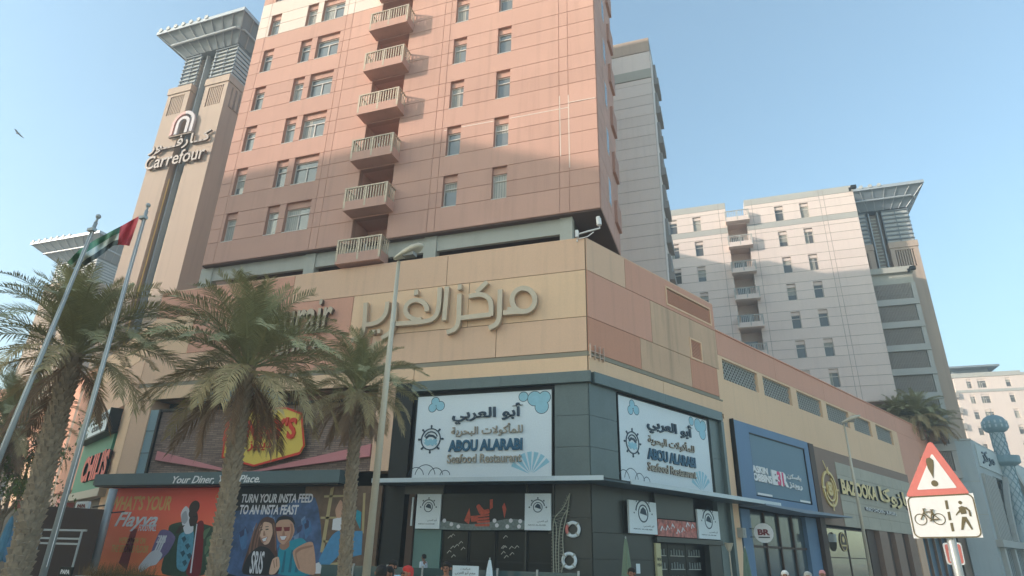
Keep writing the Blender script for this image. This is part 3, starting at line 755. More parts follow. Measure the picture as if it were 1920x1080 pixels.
printed(H3, F28, .009, [(1030, 520), (1070, 440), (1090, 470), (1080, 580), (1040, 585)], zj, fsk)
printed(H3, F28, .006, [(850, 980), (900, 960), (930, 1060), (845, 1060)], zj, wb)
printed(H3, F28, .006, [(1170, 700), (1260, 700), (1250, 900), (1165, 920)], zj, jean)
printed(H3, F28, .006, [(1210, 520), (1250, 540), (1240, 690), (1200, 600)], zj, tl)
yb = mat('print_yellow', (176, 156, 112), .5, .05)
for p in ([(990, 340), (1020, 325), (930, 880), (900, 880)], [(935, 400), (1110, 395), (1110, 412), (935, 418)], [(905, 580), (1060, 580), (1060, 596), (905, 598)], [(1265, 380), (1285, 380), (1270, 720), (1250, 720)], [(930, 780), (990, 780), (990, 795), (928, 797)], [(960, 980), (1060, 960), (1040, 1060), (930, 1060)]):
    printed(H3, F28, .004, p, zj, yb)

# ================================================================ SEAFOOD RESTAURANT
G = thing('seafood_restaurant', 'dark granite corner restaurant wrapped by a thin white canopy', 'restaurant', (-6, 28, 0))
for k, (a, b) in enumerate(((-14.95, -12.6), (-12.6, -10.2), (-10.2, -7.9), (-7.9, -5.83))):
    q = MB(); q.box(a + .01, b - (.01 if b > -6 else 0), .0, .25, 8.99, 9.498, F28); q.build('granite_band', granite, G)
for a, b in ((.16, 3), (3, 6), (6, 9), (9, 11.9)):
    q = MB(); q.box(a + .01, b, .0, .25, 8.99, 9.498, FR); q.build('granite_band', granite, G)
def gr_panels(fr, us, zs, m, o=.02):
    for i in range(len(us) - 1):
        for j in range(len(zs) - 1):
            q = MB(); q.box(us[i] + .008, us[i + 1] - .008, -.25, o, zs[j] + .008, zs[j + 1] - .008, fr); q.build('granite_slab', m, G)
gr_panels(F28, [-7.6, -6.0], [4.75, 6.1, 7.5, 8.98], granite)
gr_panels(FR, [0.02, 2.05], [4.75, 6.1, 7.5, 8.98], granite)
gr_panels(F28, [-7.6, -6.0], [0, 1.5, 3.1, 4.6], granited)
gr_panels(FR, [0.02, 2.2, 4.5], [0, 1.5, 2.55, 4.6], granited)
gr_panels(FR, [10.7, 11.7], [0, 2.3, 4.6, 6.8, 8.98], granite)
q = MB(); q.box(-14.94, -7.61, -.8, -.2, 4.7, 8.98, F28); q.box(2.06, 10.69, -.8, -.2, 4.7, 8.98, FR); q.build('sign_recess', black, G)
q = MB(); q.box(11.72, 12.0, -.3, .22, 0, 8.98, FR); q.build('granite_fin', granite, G)
# canopy (one bent slab)
cp = 1.45
def off(i): return (-6 + i * .613, 28 - i)
pts = [(-15.9, 28), (-6, 28), xy(FR, 15.3, 0), xy(FR, 15.3, cp), off(cp), (-15.9, 28 - cp)]
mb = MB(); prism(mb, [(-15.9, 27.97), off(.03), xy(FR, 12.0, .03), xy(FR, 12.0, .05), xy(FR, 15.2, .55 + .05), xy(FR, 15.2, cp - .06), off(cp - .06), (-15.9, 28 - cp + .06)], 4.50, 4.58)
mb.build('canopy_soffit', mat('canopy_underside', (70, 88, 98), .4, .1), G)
mb = MB(); prism(mb, [(-15.92, 27.98), off(.02), xy(FR, 12.0, .02), xy(FR, 12.0, .6), xy(FR, 15.3, .6), xy(FR, 15.3, cp), off(cp), (-15.92, 28 - cp)], 4.582, 4.60); mb.build('canopy_deck', black, G)
q = MB(); q.box(-15.95, -6 + cp * .613 - .03, cp, cp + .05, 4.49, 4.68, F28)
q.box(cp * .613 + .02, 15.3, cp, cp + .05, 4.49, 4.68, FR); q.build('canopy_edge', canopy_m, G)

def seafood_art(parent, fr, u0, u1, z0, z1, o):
    w_, h_ = u1 - u0, z1 - z0; X = lambda a: u0 + a * w_; Z = lambda a: z0 + a * h_
    q = MB(); q.box(u0, u1, o - .12, o, z0, z1, fr); q.build('board', signw, parent)
    q = MB()
    for (a, b, c, d) in ((u0 - .05, u1 + .05, z1, z1 + .05), (u0 - .05, u1 + .05, z0 - .05, z0), (u0 - .05, u0, z0, z1), (u1, u1 + .05, z0, z1)): q.box(a, b, o - .12, o + .03, c, d, fr)
    q.build('frame', black, parent)
    T_ = lambda s, a, b, c, d, m, **k: text(parent, s, fr, X(a), X(b), Z(c), Z(d), o, .07, m, side=k.pop('side', tealb), **k)
    T_(ar('أبو العربي'), .28, .80, .63, .86, tealb, offset=.025)
    T_(ar('للمأكولات البحرية'), .28, .80, .475, .62, tbeige, offset=.012, side=metal_d)
    T_('ABOU ALARABI', .265, .80, .30, .44, teal, offset=.045)
    T_('Seafood Restaurant', .262, .795, .165, .27, tbeige, offset=.015, side=metal_d)
    # ship's wheel emblem
    r = h_ * .135; cx, cz = X(.125), Z(.46)
    q = MB(); q.ring(cx, cz, r * .9, r, fr, o, o + .03)
    q.ring(cx, cz, r * .62, r * .72, fr, o, o + .03, 20, 160)
    for k in range(8):
        a = math.pi * k / 4; q.stroke([(cx + r * math.cos(a), cz + r * math.sin(a)), (cx + r * 1.18 * math.cos(a), cz + r * 1.18 * math.sin(a))], .07, fr, o, o + .03)
        q.disc(cx + r * 1.2 * math.cos(a), cz + r * 1.2 * math.sin(a), .05, fr, o, o + .03, 8)
    q.stroke([(cx - r * .5, cz + r * .1), (cx - r * .2, cz + r * .35), (cx + r * .2, cz + r * .3), (cx + r * .55, cz + r * .05)], .1, fr, o, o + .03)
    q.build('emblem', tealb, parent)
    q = MB()
    for dz in (-.15, -.4): q.stroke([(cx - r * .6 + r * .2 * k / 1 * .5, cz + r * dz + .05 * math.sin(k * 1.4)) for k in range(13)], .11, fr, o, o + .02)
    q.build('emblem_wave', lblue, parent)
    # pale sea drawings in the corners
    q = MB(); out_ = MB()
    def blob(cs):
        for (a, b, rr) in cs:
            q.disc(X(a), Z(b), rr * h_, fr, o, o + .004 + .0006 * len(q.f) / 50, 18)
            out_.ring(X(a), Z(b), rr * h_, rr * h_ + .03, fr, o, o + .003)
    blob([(.80, .93, .055), (.88, .9, .085), (.93, .8, .08), (.95, .91, .07)]); blob([(.14, .93, .05), (.18, .87, .055), (.12, .85, .05)])
    q.build('cloud_print', lblue, parent)
    for (a, rr) in ((.03, .1), (.10, .13), (.18, .09), (.25, .06)): out_.ring(X(a), Z(.02), rr * h_, rr * h_ + .035, fr, o, o + .004, 8, 172)
    out_.build('line_drawing', tealb, parent)
    sh = MB()
    for k in range(7):
        a = R(38 + k * 19); x0, y0 = X(.86), Z(.02); l = h_ * .26
        sh.poly([(x0 + .1 * math.cos(a), y0 + .1 * math.sin(a)), (min(x0 + l * math.cos(a - .11), u1 - .02), y0 + l * math.sin(a - .11)), (min(x0 + l * math.cos(a + .11), u1 - .02), y0 + l * math.sin(a + .11))], fr, o, o + .004)
    sh.build('shell_print', lblue, parent)
S = thing('restaurant_sign', 'white seafood restaurant sign with teal lettering, left one facing the street', 'sign', (-11, 28, 4.8), 'seafood restaurant signs')
seafood_art(S, F28, -14.68, -7.74, 4.84, 8.76, .0)
S = thing('restaurant_sign', 'white seafood restaurant sign with teal lettering, right one round the corner', 'sign', tuple(FR.P(6, 0, 4.8)), 'seafood restaurant signs')
seafood_art(S, FR, 2.2, 10.45, 4.84, 8.83, .0)
def logo_board(fr, u0, u1, z0, z1, o, label):
    s = thing('logo_board', label, 'sign', tuple(fr.P((u0 + u1) / 2, o, z0)), 'white restaurant logo boards under the canopy')
    w_, h_ = u1 - u0, z1 - z0; cx = (u0 + u1) / 2; cz = z0 + h_ * .62; r = w_ * .26
    q = MB(); q.box(u0, u1, o - .1, o, z0, z1, fr); q.build('board', signw, s)
    q = MB(); q.ring(cx, cz, r * .6, r * .7, fr, o, o + .01); q.ring(cx, cz, r * .95, r * 1.08, fr, o, o + .01, 10, 170)
    for k in range(5):
        a = math.pi * k / 4; q.disc(cx + r * 1.25 * math.cos(a), cz + r * 1.25 * math.sin(a), .035, fr, o, o + .01, 8)
    q.poly([(cx - r * .45, cz), (cx + r * .5, cz - .08), (cx + r * .35, cz + r * .3), (cx, cz + r * .5), (cx - r * .3, cz + r * .3)], fr, o, o + .01)
    q.build('emblem', tealb, s)
    text(s, ar('أبو العربي'), fr, cx - .02, u1 - w_ * .12, z0 + h_ * .2, z0 + h_ * .28, o, .006, tealb)
    text(s, 'ABOU ALARABI', fr, u0 + w_ * .12, u1 - w_ * .2, z0 + h_ * .12, z0 + h_ * .155, o, .006, tealb)
logo_board(F28, -14.14, -12.93, 2.58, 4.08, .3, 'leftmost white restaurant logo board above the pale green wall panel')
logo_board(F28, -8.88, -7.7, 2.58, 4.08, .3, 'white restaurant logo board left of the fishing net')
logo_board(FR, 2.3, 4.45, 2.6, 4.0, .3, 'larger white logo board above the side entrance, right of the granite corner')
logo_board(FR, 8.1, 10.2, 2.56, 3.95, .3, 'rightmost white restaurant logo board above the side entrance')
# seafood photo panel and its picture
zh = lambda a, b: (680 + a / 4.571, 880 + b / 4.571)
S = thing('photo_panel', 'dark photo panel of a lobster and fish laid on ice', 'sign', (-10.9, 28, 2.6))
q = MB(); q.box(-12.88, -8.92, .05, .2, 2.58, 4.1, F28); q.build('board', mat('photo_black', (26, 30, 30), .4, .2, 3), S)
ice = mat('print_ice', (112, 122, 120), .4, .5, 9); lob = mat('print_lobster', (190, 82, 58), .5, .35, 9)
printed(S, F28, .204, [(668, 515), (1388, 515), (1385, 440), (1250, 425), (1100, 450), (900, 470), (700, 440), (672, 450)], zh, ice)
for k, p in enumerate(([(925, 400), (990, 395), (985, 445), (930, 450)], [(980, 395), (1085, 385), (1085, 400), (985, 412)], [(980, 418), (1085, 410), (1085, 428), (985, 436)], [(975, 442), (1088, 436), (1090, 455), (980, 462)], [(960, 470), (1090, 464), (1085, 488), (965, 488)],
        [(975, 320), (1000, 300), (1040, 345), (1080, 340), (1085, 375), (1010, 390)], [(1090, 260), (1115, 255), (1115, 330), (1090, 345)], [(870, 440), (915, 330), (925, 410), (910, 470)], [(1195, 320), (1215, 285), (1232, 340), (1215, 420)])):
    printed(S, F28, .208 + .0005 * k, p, zh, lob)
for x, y in ((700, 440), (760, 470), (1130, 440), (1270, 440), (1350, 445), (1340, 490), (1240, 490), (820, 490), (1150, 480)):
    u, z = F28.px(*zh(x, y), .21); q = MB(); q.disc(u, z, .09, F28, .2095, .213, 9); q.build('print', wb, S)
# dark glass doors, green panel, posts
for a, b in ((-12.85, -11.6), (-11.56, -10.3), (-10.26, -8.95), (-8.85, -7.7)):
    q = MB(); q.box(a, b, -.1, -.02, .05, 2.5, F28); gq = q.build('glass_door', shopglass, G)
    q = MB(); q.box(a, a + .05, -.018, .03, .05, 2.5, F28); q.box(b - .05, b, -.018, .03, .05, 2.5, F28); q.box(a + .05, b - .05, -.018, .03, 1.25, 1.32, F28); q.build('door_frame', black, gq)
for a, b in ((-12.85, -11.6), (-10.26, -8.95)):
    for k in range(8):
        random.seed(int(a * 100) + k); u = a + .2 + random.random() * .8; z = 1.4 + random.random() * .9
        q = MB(); q.stroke([(u, z), (u + .12, z + .12), (u + .2, z + .05)], .03, F28, -.018, -.012); q.build('decal', grey, G)
random.seed(3)
q = MB(); q.box(-14.25, -12.9, -.1, .1, 0, 2.56, F28); q.build('green_panel', mat('green_panel', (96, 128, 122), .4, .1), G)
q = MB(); q.box(-14.9, -12.9, -.1, .15, 4.1, 4.5, F28); q.box(-7.7, -7.61, -.1, .1, 0, 4.5, F28); q.box(-8.92, -8.86, -.1, .1, 0, 4.5, F28); q.build('wall_upper', granited, G)
q = MB(); q.box(-14.62, -14.28, -.1, .2, 0, 4.1, F28); q.build('post', dbrown, G)
q = MB(); q.box(-14.42, -14.34, .2, .26, 2.7, 3.95, F28); q.build('light_strip', canopy_m, G)
# side entrance
q = MB(); q.box(4.52, 7.95, .05, .2, 3.35, 4.45, FR); q.box(4.52, 10.6, .05, .2, 2.3, 2.52, FR); q.build('lintel', granited, G)
S = thing('photo_panel', 'pink and red seafood photo strip above the side entrance', 'sign', tuple(FR.P(6.3, .2, 2.6)))
q = MB(); q.box(4.6, 7.98, .05, .24, 2.56, 3.3, FR); q.build('board', mat('print_seafood', (182, 108, 98), .5, .9, 5), S)
for k in range(14):
    u = 4.8 + k * .225; z = 2.7 + .35 * random.random(); q = MB(); q.stroke([(u, z), (u + .14, z + .2), (u + .3, z + .05)], .07, FR, .242, .246); q.build('print', (wb, lob)[k % 2], S)
for a, b in ((4.75, 6.3), (6.34, 7.9), (7.95, 9.4)):
    q = MB(); q.box(a, b, -.5, -.45, .05, 2.28, FR); gq = q.build('glass_door', shopglass, G)
    for k in range(3):
        q = MB(); z = .5 + k * .6; q.box(a + .15, b - .15, -.44, -.42, z, z + .04, FR); q.build('shelf', grey, gq)
        for j in range(5):
            q = MB(); u = a + .22 + j * .24; q.box(u, u + .1, -.449, -.425, z + .05, z + .25 + .1 * random.random(), FR); q.build('bottle', mat('shelf_goods', (120, 126, 122), .5, .6, 8), gq)
q = MB(); q.box(9.5, 10.7, -.3, .0, 0, 2.28, FR); q.build('granite_slab', granited, G)
q = MB(); q.box(4.5, 4.9, -.02, .12, 0.0, 2.25, FR); pn = q.build('menu_board', mat('menu_cream', (196, 184, 140), .6, .1), G)
text(pn, 'FRESH', FR, 4.55, 4.86, 1.5, 1.62, .121, .01, black); text(pn, 'FISH', FR, 4.55, 4.86, 1.25, 1.38, .121, .01, black)
q = MB(); q.box(3.0, 3.28, .03, .05, .95, 1.35, FR); q.build('notice', signw, G)

# ================================================================ BIG FACADE LETTERING
zs = lambda a, b: (640 + a / 4, 500 + b / 4)
S = thing('facade_lettering', 'large grey metal Arabic letters on the tan facade above the restaurant', 'lettering', (-13, 28, 12))
def curve_pts(pts, n=6):
    """smooth a photo polyline (Catmull-Rom)"""
    P = [pts[0]] + list(pts) + [pts[-1]]; o = []
    for i in range(1, len(P) - 2):
        for k in range(n):
            t_ = k / n; a, b, c, d = P[i - 1], P[i], P[i + 1], P[i + 2]
            o.append(tuple(.5 * (2 * b[j] + (c[j] - a[j]) * t_ + (2 * a[j] - 5 * b[j] + 4 * c[j] - d[j]) * t_ ** 2 + (3 * b[j] - a[j] - 3 * c[j] + d[j]) * t_ ** 3) for j in (0, 1)))
    return o + [P[-1]]
OZ = .36
def letter(strokes, name='letter', wd=.25):
    q = MB()
    for i, (pts, sm) in enumerate(strokes):
        pp = curve_pts(pts) if sm else pts
        q.stroke([F28.px(*zs(*p), OZ) for p in pp], wd, F28, .12 + .004 * i, OZ + .004 * i)
        # lighter raised centre line as on the real letters
    q2 = q
    return q2.build(name, metal_l, S)
def ringpts(cx, cy, rx, ry, a0=0, a1=360, n=28): return [(cx + rx * math.cos(R(a0 + (a1 - a0) * k / n)), cy - ry * math.sin(R(a0 + (a1 - a0) * k / n))) for k in range(n + 1)]
letter([(ringpts(1365, 248, 86, 88), 0), ([(1372, 335), (1290, 338), (1212, 345)], 0), ([(1290, 325), (1245, 320)], 0)])
letter([([(1190, 170), (1186, 330)], 0), ([(1186, 325), (1182, 385), (1160, 430), (1105, 460)], 1)])
letter([([(1092, 112), (1012, 192)], 0), ([(955, 222), (1040, 208), (1100, 232), (1122, 290), (1120, 368)], 1), ([(1122, 358), (885, 385)], 0)])
letter([([(885, 203), (880, 385)], 0), ([(880, 380), (872, 430), (845, 470), (790, 492)], 1)])
letter([([(872, 153), (902, 149)], 0)], 'dot', .3)
letter([([(792, 148), (770, 402)], 0)])
letter([([(738, 155), (728, 300), (700, 375), (620, 410), (400, 428)], 1)])
letter([(ringpts(560, 322, 80, 72, -10, 235), 0), ([(514, 378), (560, 398), (600, 395)], 1)])
letter([([(545, 195), (575, 190)], 0)], 'dot', .3)
letter([([(400, 265), (392, 420), (365, 490), (300, 535)], 1)])
letter([([(345, 262), (330, 350), (285, 405), (230, 428), (165, 435)], 1)])
letter([([(182, 270), (172, 425)], 0), ([(172, 420), (160, 485), (130, 530), (72, 552)], 1)])
letter([([(228, 490), (252, 487)], 0), ([(268, 484), (292, 481)], 0)], 'dot', .24)
S = thing('facade_lettering', 'large metal Latin letters partly hidden behind the middle palm crown', 'lettering', (-22, 28, 12))
a = F28.px(*zp(1040, 200), .3); b = F28.px(*zp(970, 330), .3)
text(S, 'Al Ghurair', F28, -27.6, a[0], b[1], b[1] + 2.15, .12, .2, metal_l, side=metal_d, offset=.01)
a = F28.px(*zp(975, 400), .3); b = F28.px(*zp(970, 428), .3)
text(S, 'centre', F28, a[0] - 3.6, a[0], b[1], b[1] + .75, .12, .14, metal_l, side=metal_d, offset=.01)
# water spout bars on the podium corner
S = thing('wall_bracket', 'small rusty metal bars fixed on the podium corner ledge', 'bracket', tuple(FR.P(.3, 0, 10)))
q = MB()
for z in (10.3, 10.5): q.box(.0, 1.1, .12, .14, z, z + .03, FR)
for u in (.05, .4, .75, 1.05): q.box(u, u + .025, .06, .16, 10.15, 10.85, FR)
q.build('bars', mat('galvanised', (206, 178, 158), .5, .1, metal=.3), S)

# ================================================================ SIDE STREET SHOPS
S = thing('ice_cream_shopfront', 'blue ice cream shopfront with a recessed dark-edged name panel', 'shopfront', tuple(FR.P(18, 0, 0)))
bx = [(15.0, 22.9, 5.15, 8.75)]
q = MB(); slab(q, 13.15, 23.65, 4.55, 9.3, [(14.95, 22.95, 5.1, 8.8)], FR, .032, .26); q.build('box_sign', blue, S)
q = MB(); q.box(13.1, 13.14, .032, .28, 4.5, 9.35, FR); q.build('edge', black, S)
q = MB(); q.box(15.02, 22.88, .04, .18, 5.17, 8.73, FR); q.build('name_panel', blued, S)
q = MB(); q.box(14.952, 22.948, .05, .24, 8.735, 8.798, FR); q.box(14.952, 15.01, .05, .24, 5.102, 8.73, FR); q.box(22.885, 22.948, .05, .24, 5.102, 8.73, FR); q.build('name_frame', black, S)
zb = lambda a, b: (1340 + a / 3.6, 780 + b / 3.6)
def tR(s, a, m, **k):
    P = [FR.px(*zb(*p), .22) for p in a]; u0, u1 = min(p[0] for p in P), max(p[0] for p in P)
    z1 = (P[0][1] + P[1][1]) / 2; z0 = P[2][1]
    return text(S, s, FR, u0, u1, z0, z1, .182, .06, m, **k)
tR('BASKIN', [(232, 322), (355, 355), (236, 372)], whitep, offset=.04)
tR('ROBBINS', [(238, 375), (383, 408), (242, 430)], whitep, offset=.04)
Lb = FR.px(*zb(380, 362), .22); Rb = FR.px(*zb(488, 380), .22); Bb = FR.px(*zb(390, 462), .22)
Wb = Rb[0] - Lb[0]
text(S, 'B', FR, Lb[0], Lb[0] + Wb * .49, Bb[1], Lb[1], .182, .06, whitep, offset=.05)
text(S, 'R', FR, Lb[0] + Wb * .51, Rb[0], Bb[1], Lb[1], .182, .06, whitep, offset=.05)
text(S, '31', FR, Lb[0] + Wb * .3, Rb[0] - Wb * .3, Bb[1] + .02, Lb[1] - .02, .245, .01, pinkr, offset=.05)
tR(ar('باسكن'), [(488, 385), (580, 408), (490, 425)], whitep, offset=.03)
tR(ar('روبنز'), [(500, 445), (588, 465), (505, 490)], whitep, offset=.03)
q = MB(); q.box(15.3, 17.2, .182, .2, 5.2, 5.32, FR); q.box(21.2, 22.8, .182, .2, 5.2, 5.32, FR); q.build('small_strip', whitep, S)
q = MB(); q.poly([(13.15, 4.5), (13.15, 4.42), (18.3, 4.3), (25.9, 4.42), (25.9, 4.5)], FR, .05, 1.6); q.build('canopy', mat('canopy_bluegrey', (120, 132, 148), .5, .06), S)
q = MB(); q.box(13.2, 14.3, -.3, .05, 0, 4.3, FR); q.box(21.9, 23.6, -.3, .05, 0, 4.3, FR); q.build('pier', blue, S)
for i in range(4):
    a = 14.35 + i * 1.9; q = MB(); q.box(a, a + 1.84, -.25, -.2, .05, 4.25, FR); gq = q.build('glass', glassmat('shop_glass_blue', (70, 84, 88)), S)
    q = MB(); q.box(a, a + .12, -.19, -.08, .05, 4.25, FR); q.box(a + .12, a + 1.84, -.19, -.1, 2.3, 2.42, FR); q.build('mullion', dbrown, gq)
    q = MB(); q.box(a + .3, a + 1.3, -.9, -.8, 2.6, 4.1, FR); q.build('window_poster', signw, gq)
Bs = thing('blade_sign', 'round white blade sign with two letters hung on the blue shop pier', 'sign', tuple(FR.P(14.2, .9, 3.4)))
c = zb(330, 790); ctr = hy(c[0], c[1], 40.6); fb = Fr(ctr.x, ctr.y, 5)
q = MB(); q.disc(0, ctr.z, .52, fb, 0, .1, 24); q.build('disc', whitep, Bs)
text(Bs, 'BR', fb, -.32, .32, ctr.z - .12, ctr.z + .2, .1, .02, mar, offset=.05)
q = MB(); q.box(-.3, .3, .1, .115, ctr.z - .26, ctr.z - .2, fb); q.build('line', black, Bs)
q = MB(); q.box(-1.3, -.5, .03, .06, ctr.z + .2, ctr.z + .24, fb); q.box(-1.3, -.5, .03, .06, ctr.z - .24, ctr.z - .2, fb); q.build('bracket', black, Bs)

S = thing('burger_shopfront', 'brown and grey tiled fried chicken shopfront with gold lettering', 'shopfront', tuple(FR.P(34, 0, 0)))
q = MB(); q.box(23.8, 45.7, .032, .22, 4.0, 9.2, FR); q.build('box_sign', brown, S)
q = MB(); q.box(23.70, 23.79, .032, .3, 0, 9.28, FR); q.box(23.79, 24.5, .222, .3, 0, 9.28, FR); q.build('edge', dbrown, S)
g0 = FR.px(1567, 877, .26)[0]; rows = [4.0, 4.9, 5.8, 6.7, 7.6, 8.5]; cols = [g0 + i * (45.6 - g0) / 7 for i in range(8)]
for i in range(7):
    for j in range(5):
        q = MB(); q.box(cols[i] + .01, cols[i + 1] - .01, .222, .26, rows[j] + .01, rows[j + 1] - .01, FR); q.build('tile', tile, S)
zc_ = lambda a, b: (1500 + a / 4.154, 820 + b / 4.154)
def tB(s, a, m, dp=.16, **k):
    P = [FR.px(*zc_(*p), .32) for p in a]; u0, u1 = min(p[0] for p in P), max(p[0] for p in P)
    return text(S, s, FR, u0, u1, P[2][1], (P[0][1] + P[1][1]) / 2, .262, dp, m, side=black, **k)
tB('BAZOOKA', [(315, 325), (578, 388), (322, 440)], gold, offset=.045)
tB(ar('بازوكا'), [(615, 375), (835, 450), (625, 530)], gold, offset=.03)
tB('FRIED CHICKEN | BURGERS', [(510, 538), (748, 590), (515, 578)], whitep, dp=.08, offset=.02)
tc = FR.px(*zc_(235, 400), .3); rr = abs(FR.px(*zc_(235, 265), .3)[1] - FR.px(*zc_(235, 540), .3)[1]) / 2
q = MB()
for k, (a0, a1) in enumerate(((0, 360), (-160, 60), (0, 360))):
    r_ = rr * (1 - .3 * k); q.ring(tc[0], tc[1], r_ * .86, r_, FR, .23, .33, a0, a1, sq=1)
for a_ in (0, 90, 180, 270): q.stroke([(tc[0] + rr * .75 * math.cos(R(a_)), tc[1] + rr * .75 * math.sin(R(a_))), (tc[0] + rr * 1.2 * math.cos(R(a_)), tc[1] + rr * 1.2 * math.sin(R(a_)))], .13, FR, .332, .36)
q.stroke([(tc[0] - .1, tc[1] + rr * .9), (tc[0] - rr * .55, tc[1] + rr * 1.5)], .09, FR, .332, .36)
q.build('target_emblem', gold, S)
text(S, '8', FR, tc[0] - .3, tc[0] + .3, tc[1] - .5, tc[1] + .5, .23, .1, gold, offset=.03)
q = MB(); q.box(25.2, 32.4, -.1, .0, .1, 3.85, FR); gg = q.build('mirror_glass', mat('mirror_glass', (176, 168, 148), .05, .1, .3, metal=.85, fine=0), S)
q = MB(); q.box(25.2, 32.4, .001, .05, .1, .3, FR); q.box(25.2, 32.4, .001, .05, 3.78, 3.86, FR); q.box(28.6, 28.7, .001, .05, .3, 3.78, FR); q.box(25.2, 32.4, .001, .04, 1.9, 1.96, FR); q.build('frame', dbrown, gg)
q = MB(); q.disc(26.9, 2.95, .62, FR, .3, .4, 22); dd = q.build('round_badge', dbrown, S)
q = MB(); q.ring(26.9, 2.95, .55, .6, FR, .401, .42); q.disc(26.9, 3.1, .2, FR, .401, .42, 12); q.box(26.5, 27.3, .401, .415, 2.66, 2.76, FR); q.build('badge_print', gold, dd)
for i, u in enumerate((33, 34.9, 36.6, 38.5, 40.2, 42)):
    q = MB(); q.box(u, u + (1.85 if i % 2 else 1.65), -.1, .3 if i % 2 else .0, 0, 3.98, FR); q.build('timber_panel', (dbrown, brown)[i % 2], S)
q = MB(); q.box(44, 45.8, -.1, .35, 0, 3.98, FR); q.build('pier', tan, S)
# farther units along the pink end of the mall
S = thing('end_unit', 'blue glazed shop unit under the pink end wall of the mall', 'shopfront', tuple(FR.P(54, 0, 0)))
for i in range(5):
    u = 46.2 + i * 2.3; q = MB(); q.box(u, u + 2.2, -.3, -.2, 0, 4.2, FR); q.build('glass', glassmat('end_glass', (96, 124, 142)), S)
    q = MB(); q.box(u - .06, u + .06, -.19, .02, 0, 4.2, FR); q.build('mullion', brown, S)
q = MB(); q.box(46, 58.2, .04, 1.3, 4.25, 4.5, FR); q.build('awning', grey, S)
q = MB(); q.box(52, 56, .04, .4, 9.6, 11.6, FR); q.build('wall_box', salmd, S)

# ================================================================ LEFT WING SHOPS
zk = lambda a, b: (a / 2.843, 700 + b / 2.843); zq = lambda a, b: (150 + a / 5.4, 740 + b / 5.4)
S = thing('grill_sign', 'green sign board with bold red arched lettering on the left wing', 'sign', tuple(FL.P(-6, .3, 5)))
q = MB(); q.box(-10.9, -2.5, -.2, .15, 4.6, 8.0, FL); q.build('board', green, S)
a = FL.px(*zq(45, 760), .2); b = FL.px(*zq(295, 700), .2)
V = text(S, "CHILI'S", FL, a[0], b[0], 5.2, 6.9, .16, .15, redc, offset=.05, side=black)
S = thing('cafe_sign', 'white coffee sign panel with dark lettering above the green board', 'sign', tuple(FL.P(-6, .6, 8)))
q = MB(); q.box(-10.6, -2.2, .1, .75, 7.95, 9.25, FL); q.build('board', signw, S)
q = MB(); q.box(-10.62, -2.15, .1, .78, 7.85, 7.945, FL); q.box(-2.19, -2.1, .1, .78, 7.95, 9.3, FL); q.build('edge', black, S)
q = MB(); q.box(-10.55, -7.2, .752, .76, 7.98, 9.22, FL); q.build('print', mat('sign_grey_green', (112, 128, 116), .6, .1), S)
text(S, 'CARIBOU', FL, -6.3, -2.9, 8.65, 9.1, .752, .03, black, offset=.03); text(S, 'COFFEE', FL, -6.1, -3.3, 8.15, 8.5, .752, .03, black, offset=.03)
q = MB(); q.poly([(-9.0, 8.8), (-8.0, 8.2), (-6.6, 8.35), (-6.9, 9.0), (-7.6, 8.65)], FL, .762, .775); q.build('print', signw, S)
S = thing('pizza_shopfront', 'dark pizza shopfront with cream fascia on the left wing behind the flagpole', 'shopfront', tuple(FL.P(-6, 0, 0)))
q = MB(); q.box(-11.2, -1.2, -.1, .45, 4.12, 4.58, FL); q.build('fascia', tbeige, S)
for i in range(4):
    u = -11 + i * 2.4; q = MB(); q.box(u, u + 2.3, -.4, -.3, 0, 4.1, FL); q.build('panel', (dbrown, brown)[i % 2], S)
q = MB(); q.box(-14.5, -11.4, -.3, .3, 0, 4.6, FL); q.build('pier', redp, S)
Sg = thing('pizza_sign', 'white rounded pizza sign board hung by the steel column', 'sign', tuple(hy(155, 955, 26)))
c = hy(156, 954, 26); fb = Fr(c.x, c.y, -8)
def rrect(w_, h_, r_, cz, n=5):
    o = []
    for (sx, sz, a0) in ((1, 1, 0), (-1, 1, 90), (-1, -1, 180), (1, -1, 270)):
        for k in range(n + 1):
            a_ = R(a0 + 90 * k / n); o.append((sx * (w_ / 2 - r_) + r_ * math.cos(a_), cz + sz * (h_ / 2 - r_) + r_ * math.sin(a_)))
    return o
q = MB(); q.poly(rrect(1.15, .72, .12, c.z), fb, 0, .12); q.build('board', signw, Sg)
text(Sg, 'PAPA', fb, -.36, .36, c.z + .03, c.z + .22, .121, .02, mar, offset=.04); text(Sg, 'JOHNS', fb, -.4, .4, c.z - .2, c.z - .03, .121, .02, mar, offset=.04)
P0 = hy(195, 950, 26); q = MB(); q.tube([(P0.x + .0, 26.3, 0), (P0.x, 26.3, 4.3)], .2, 12)
o = q.build('steel_column', polem, smooth=True); tag(o, 'thick pale steel column at the left corner of the red hoarding', 'column')
q = MB(); q.tube([(c.x + .4, 26.2, c.z + .1), (P0.x + .1, 26.3, c.z + .25)], .04, 6); q.tube([(c.x + .2, 26.1, c.z - .3), (P0.x + .9, 26.5, c.z - .1)], .03, 6); q.build('bracket', black, Sg)
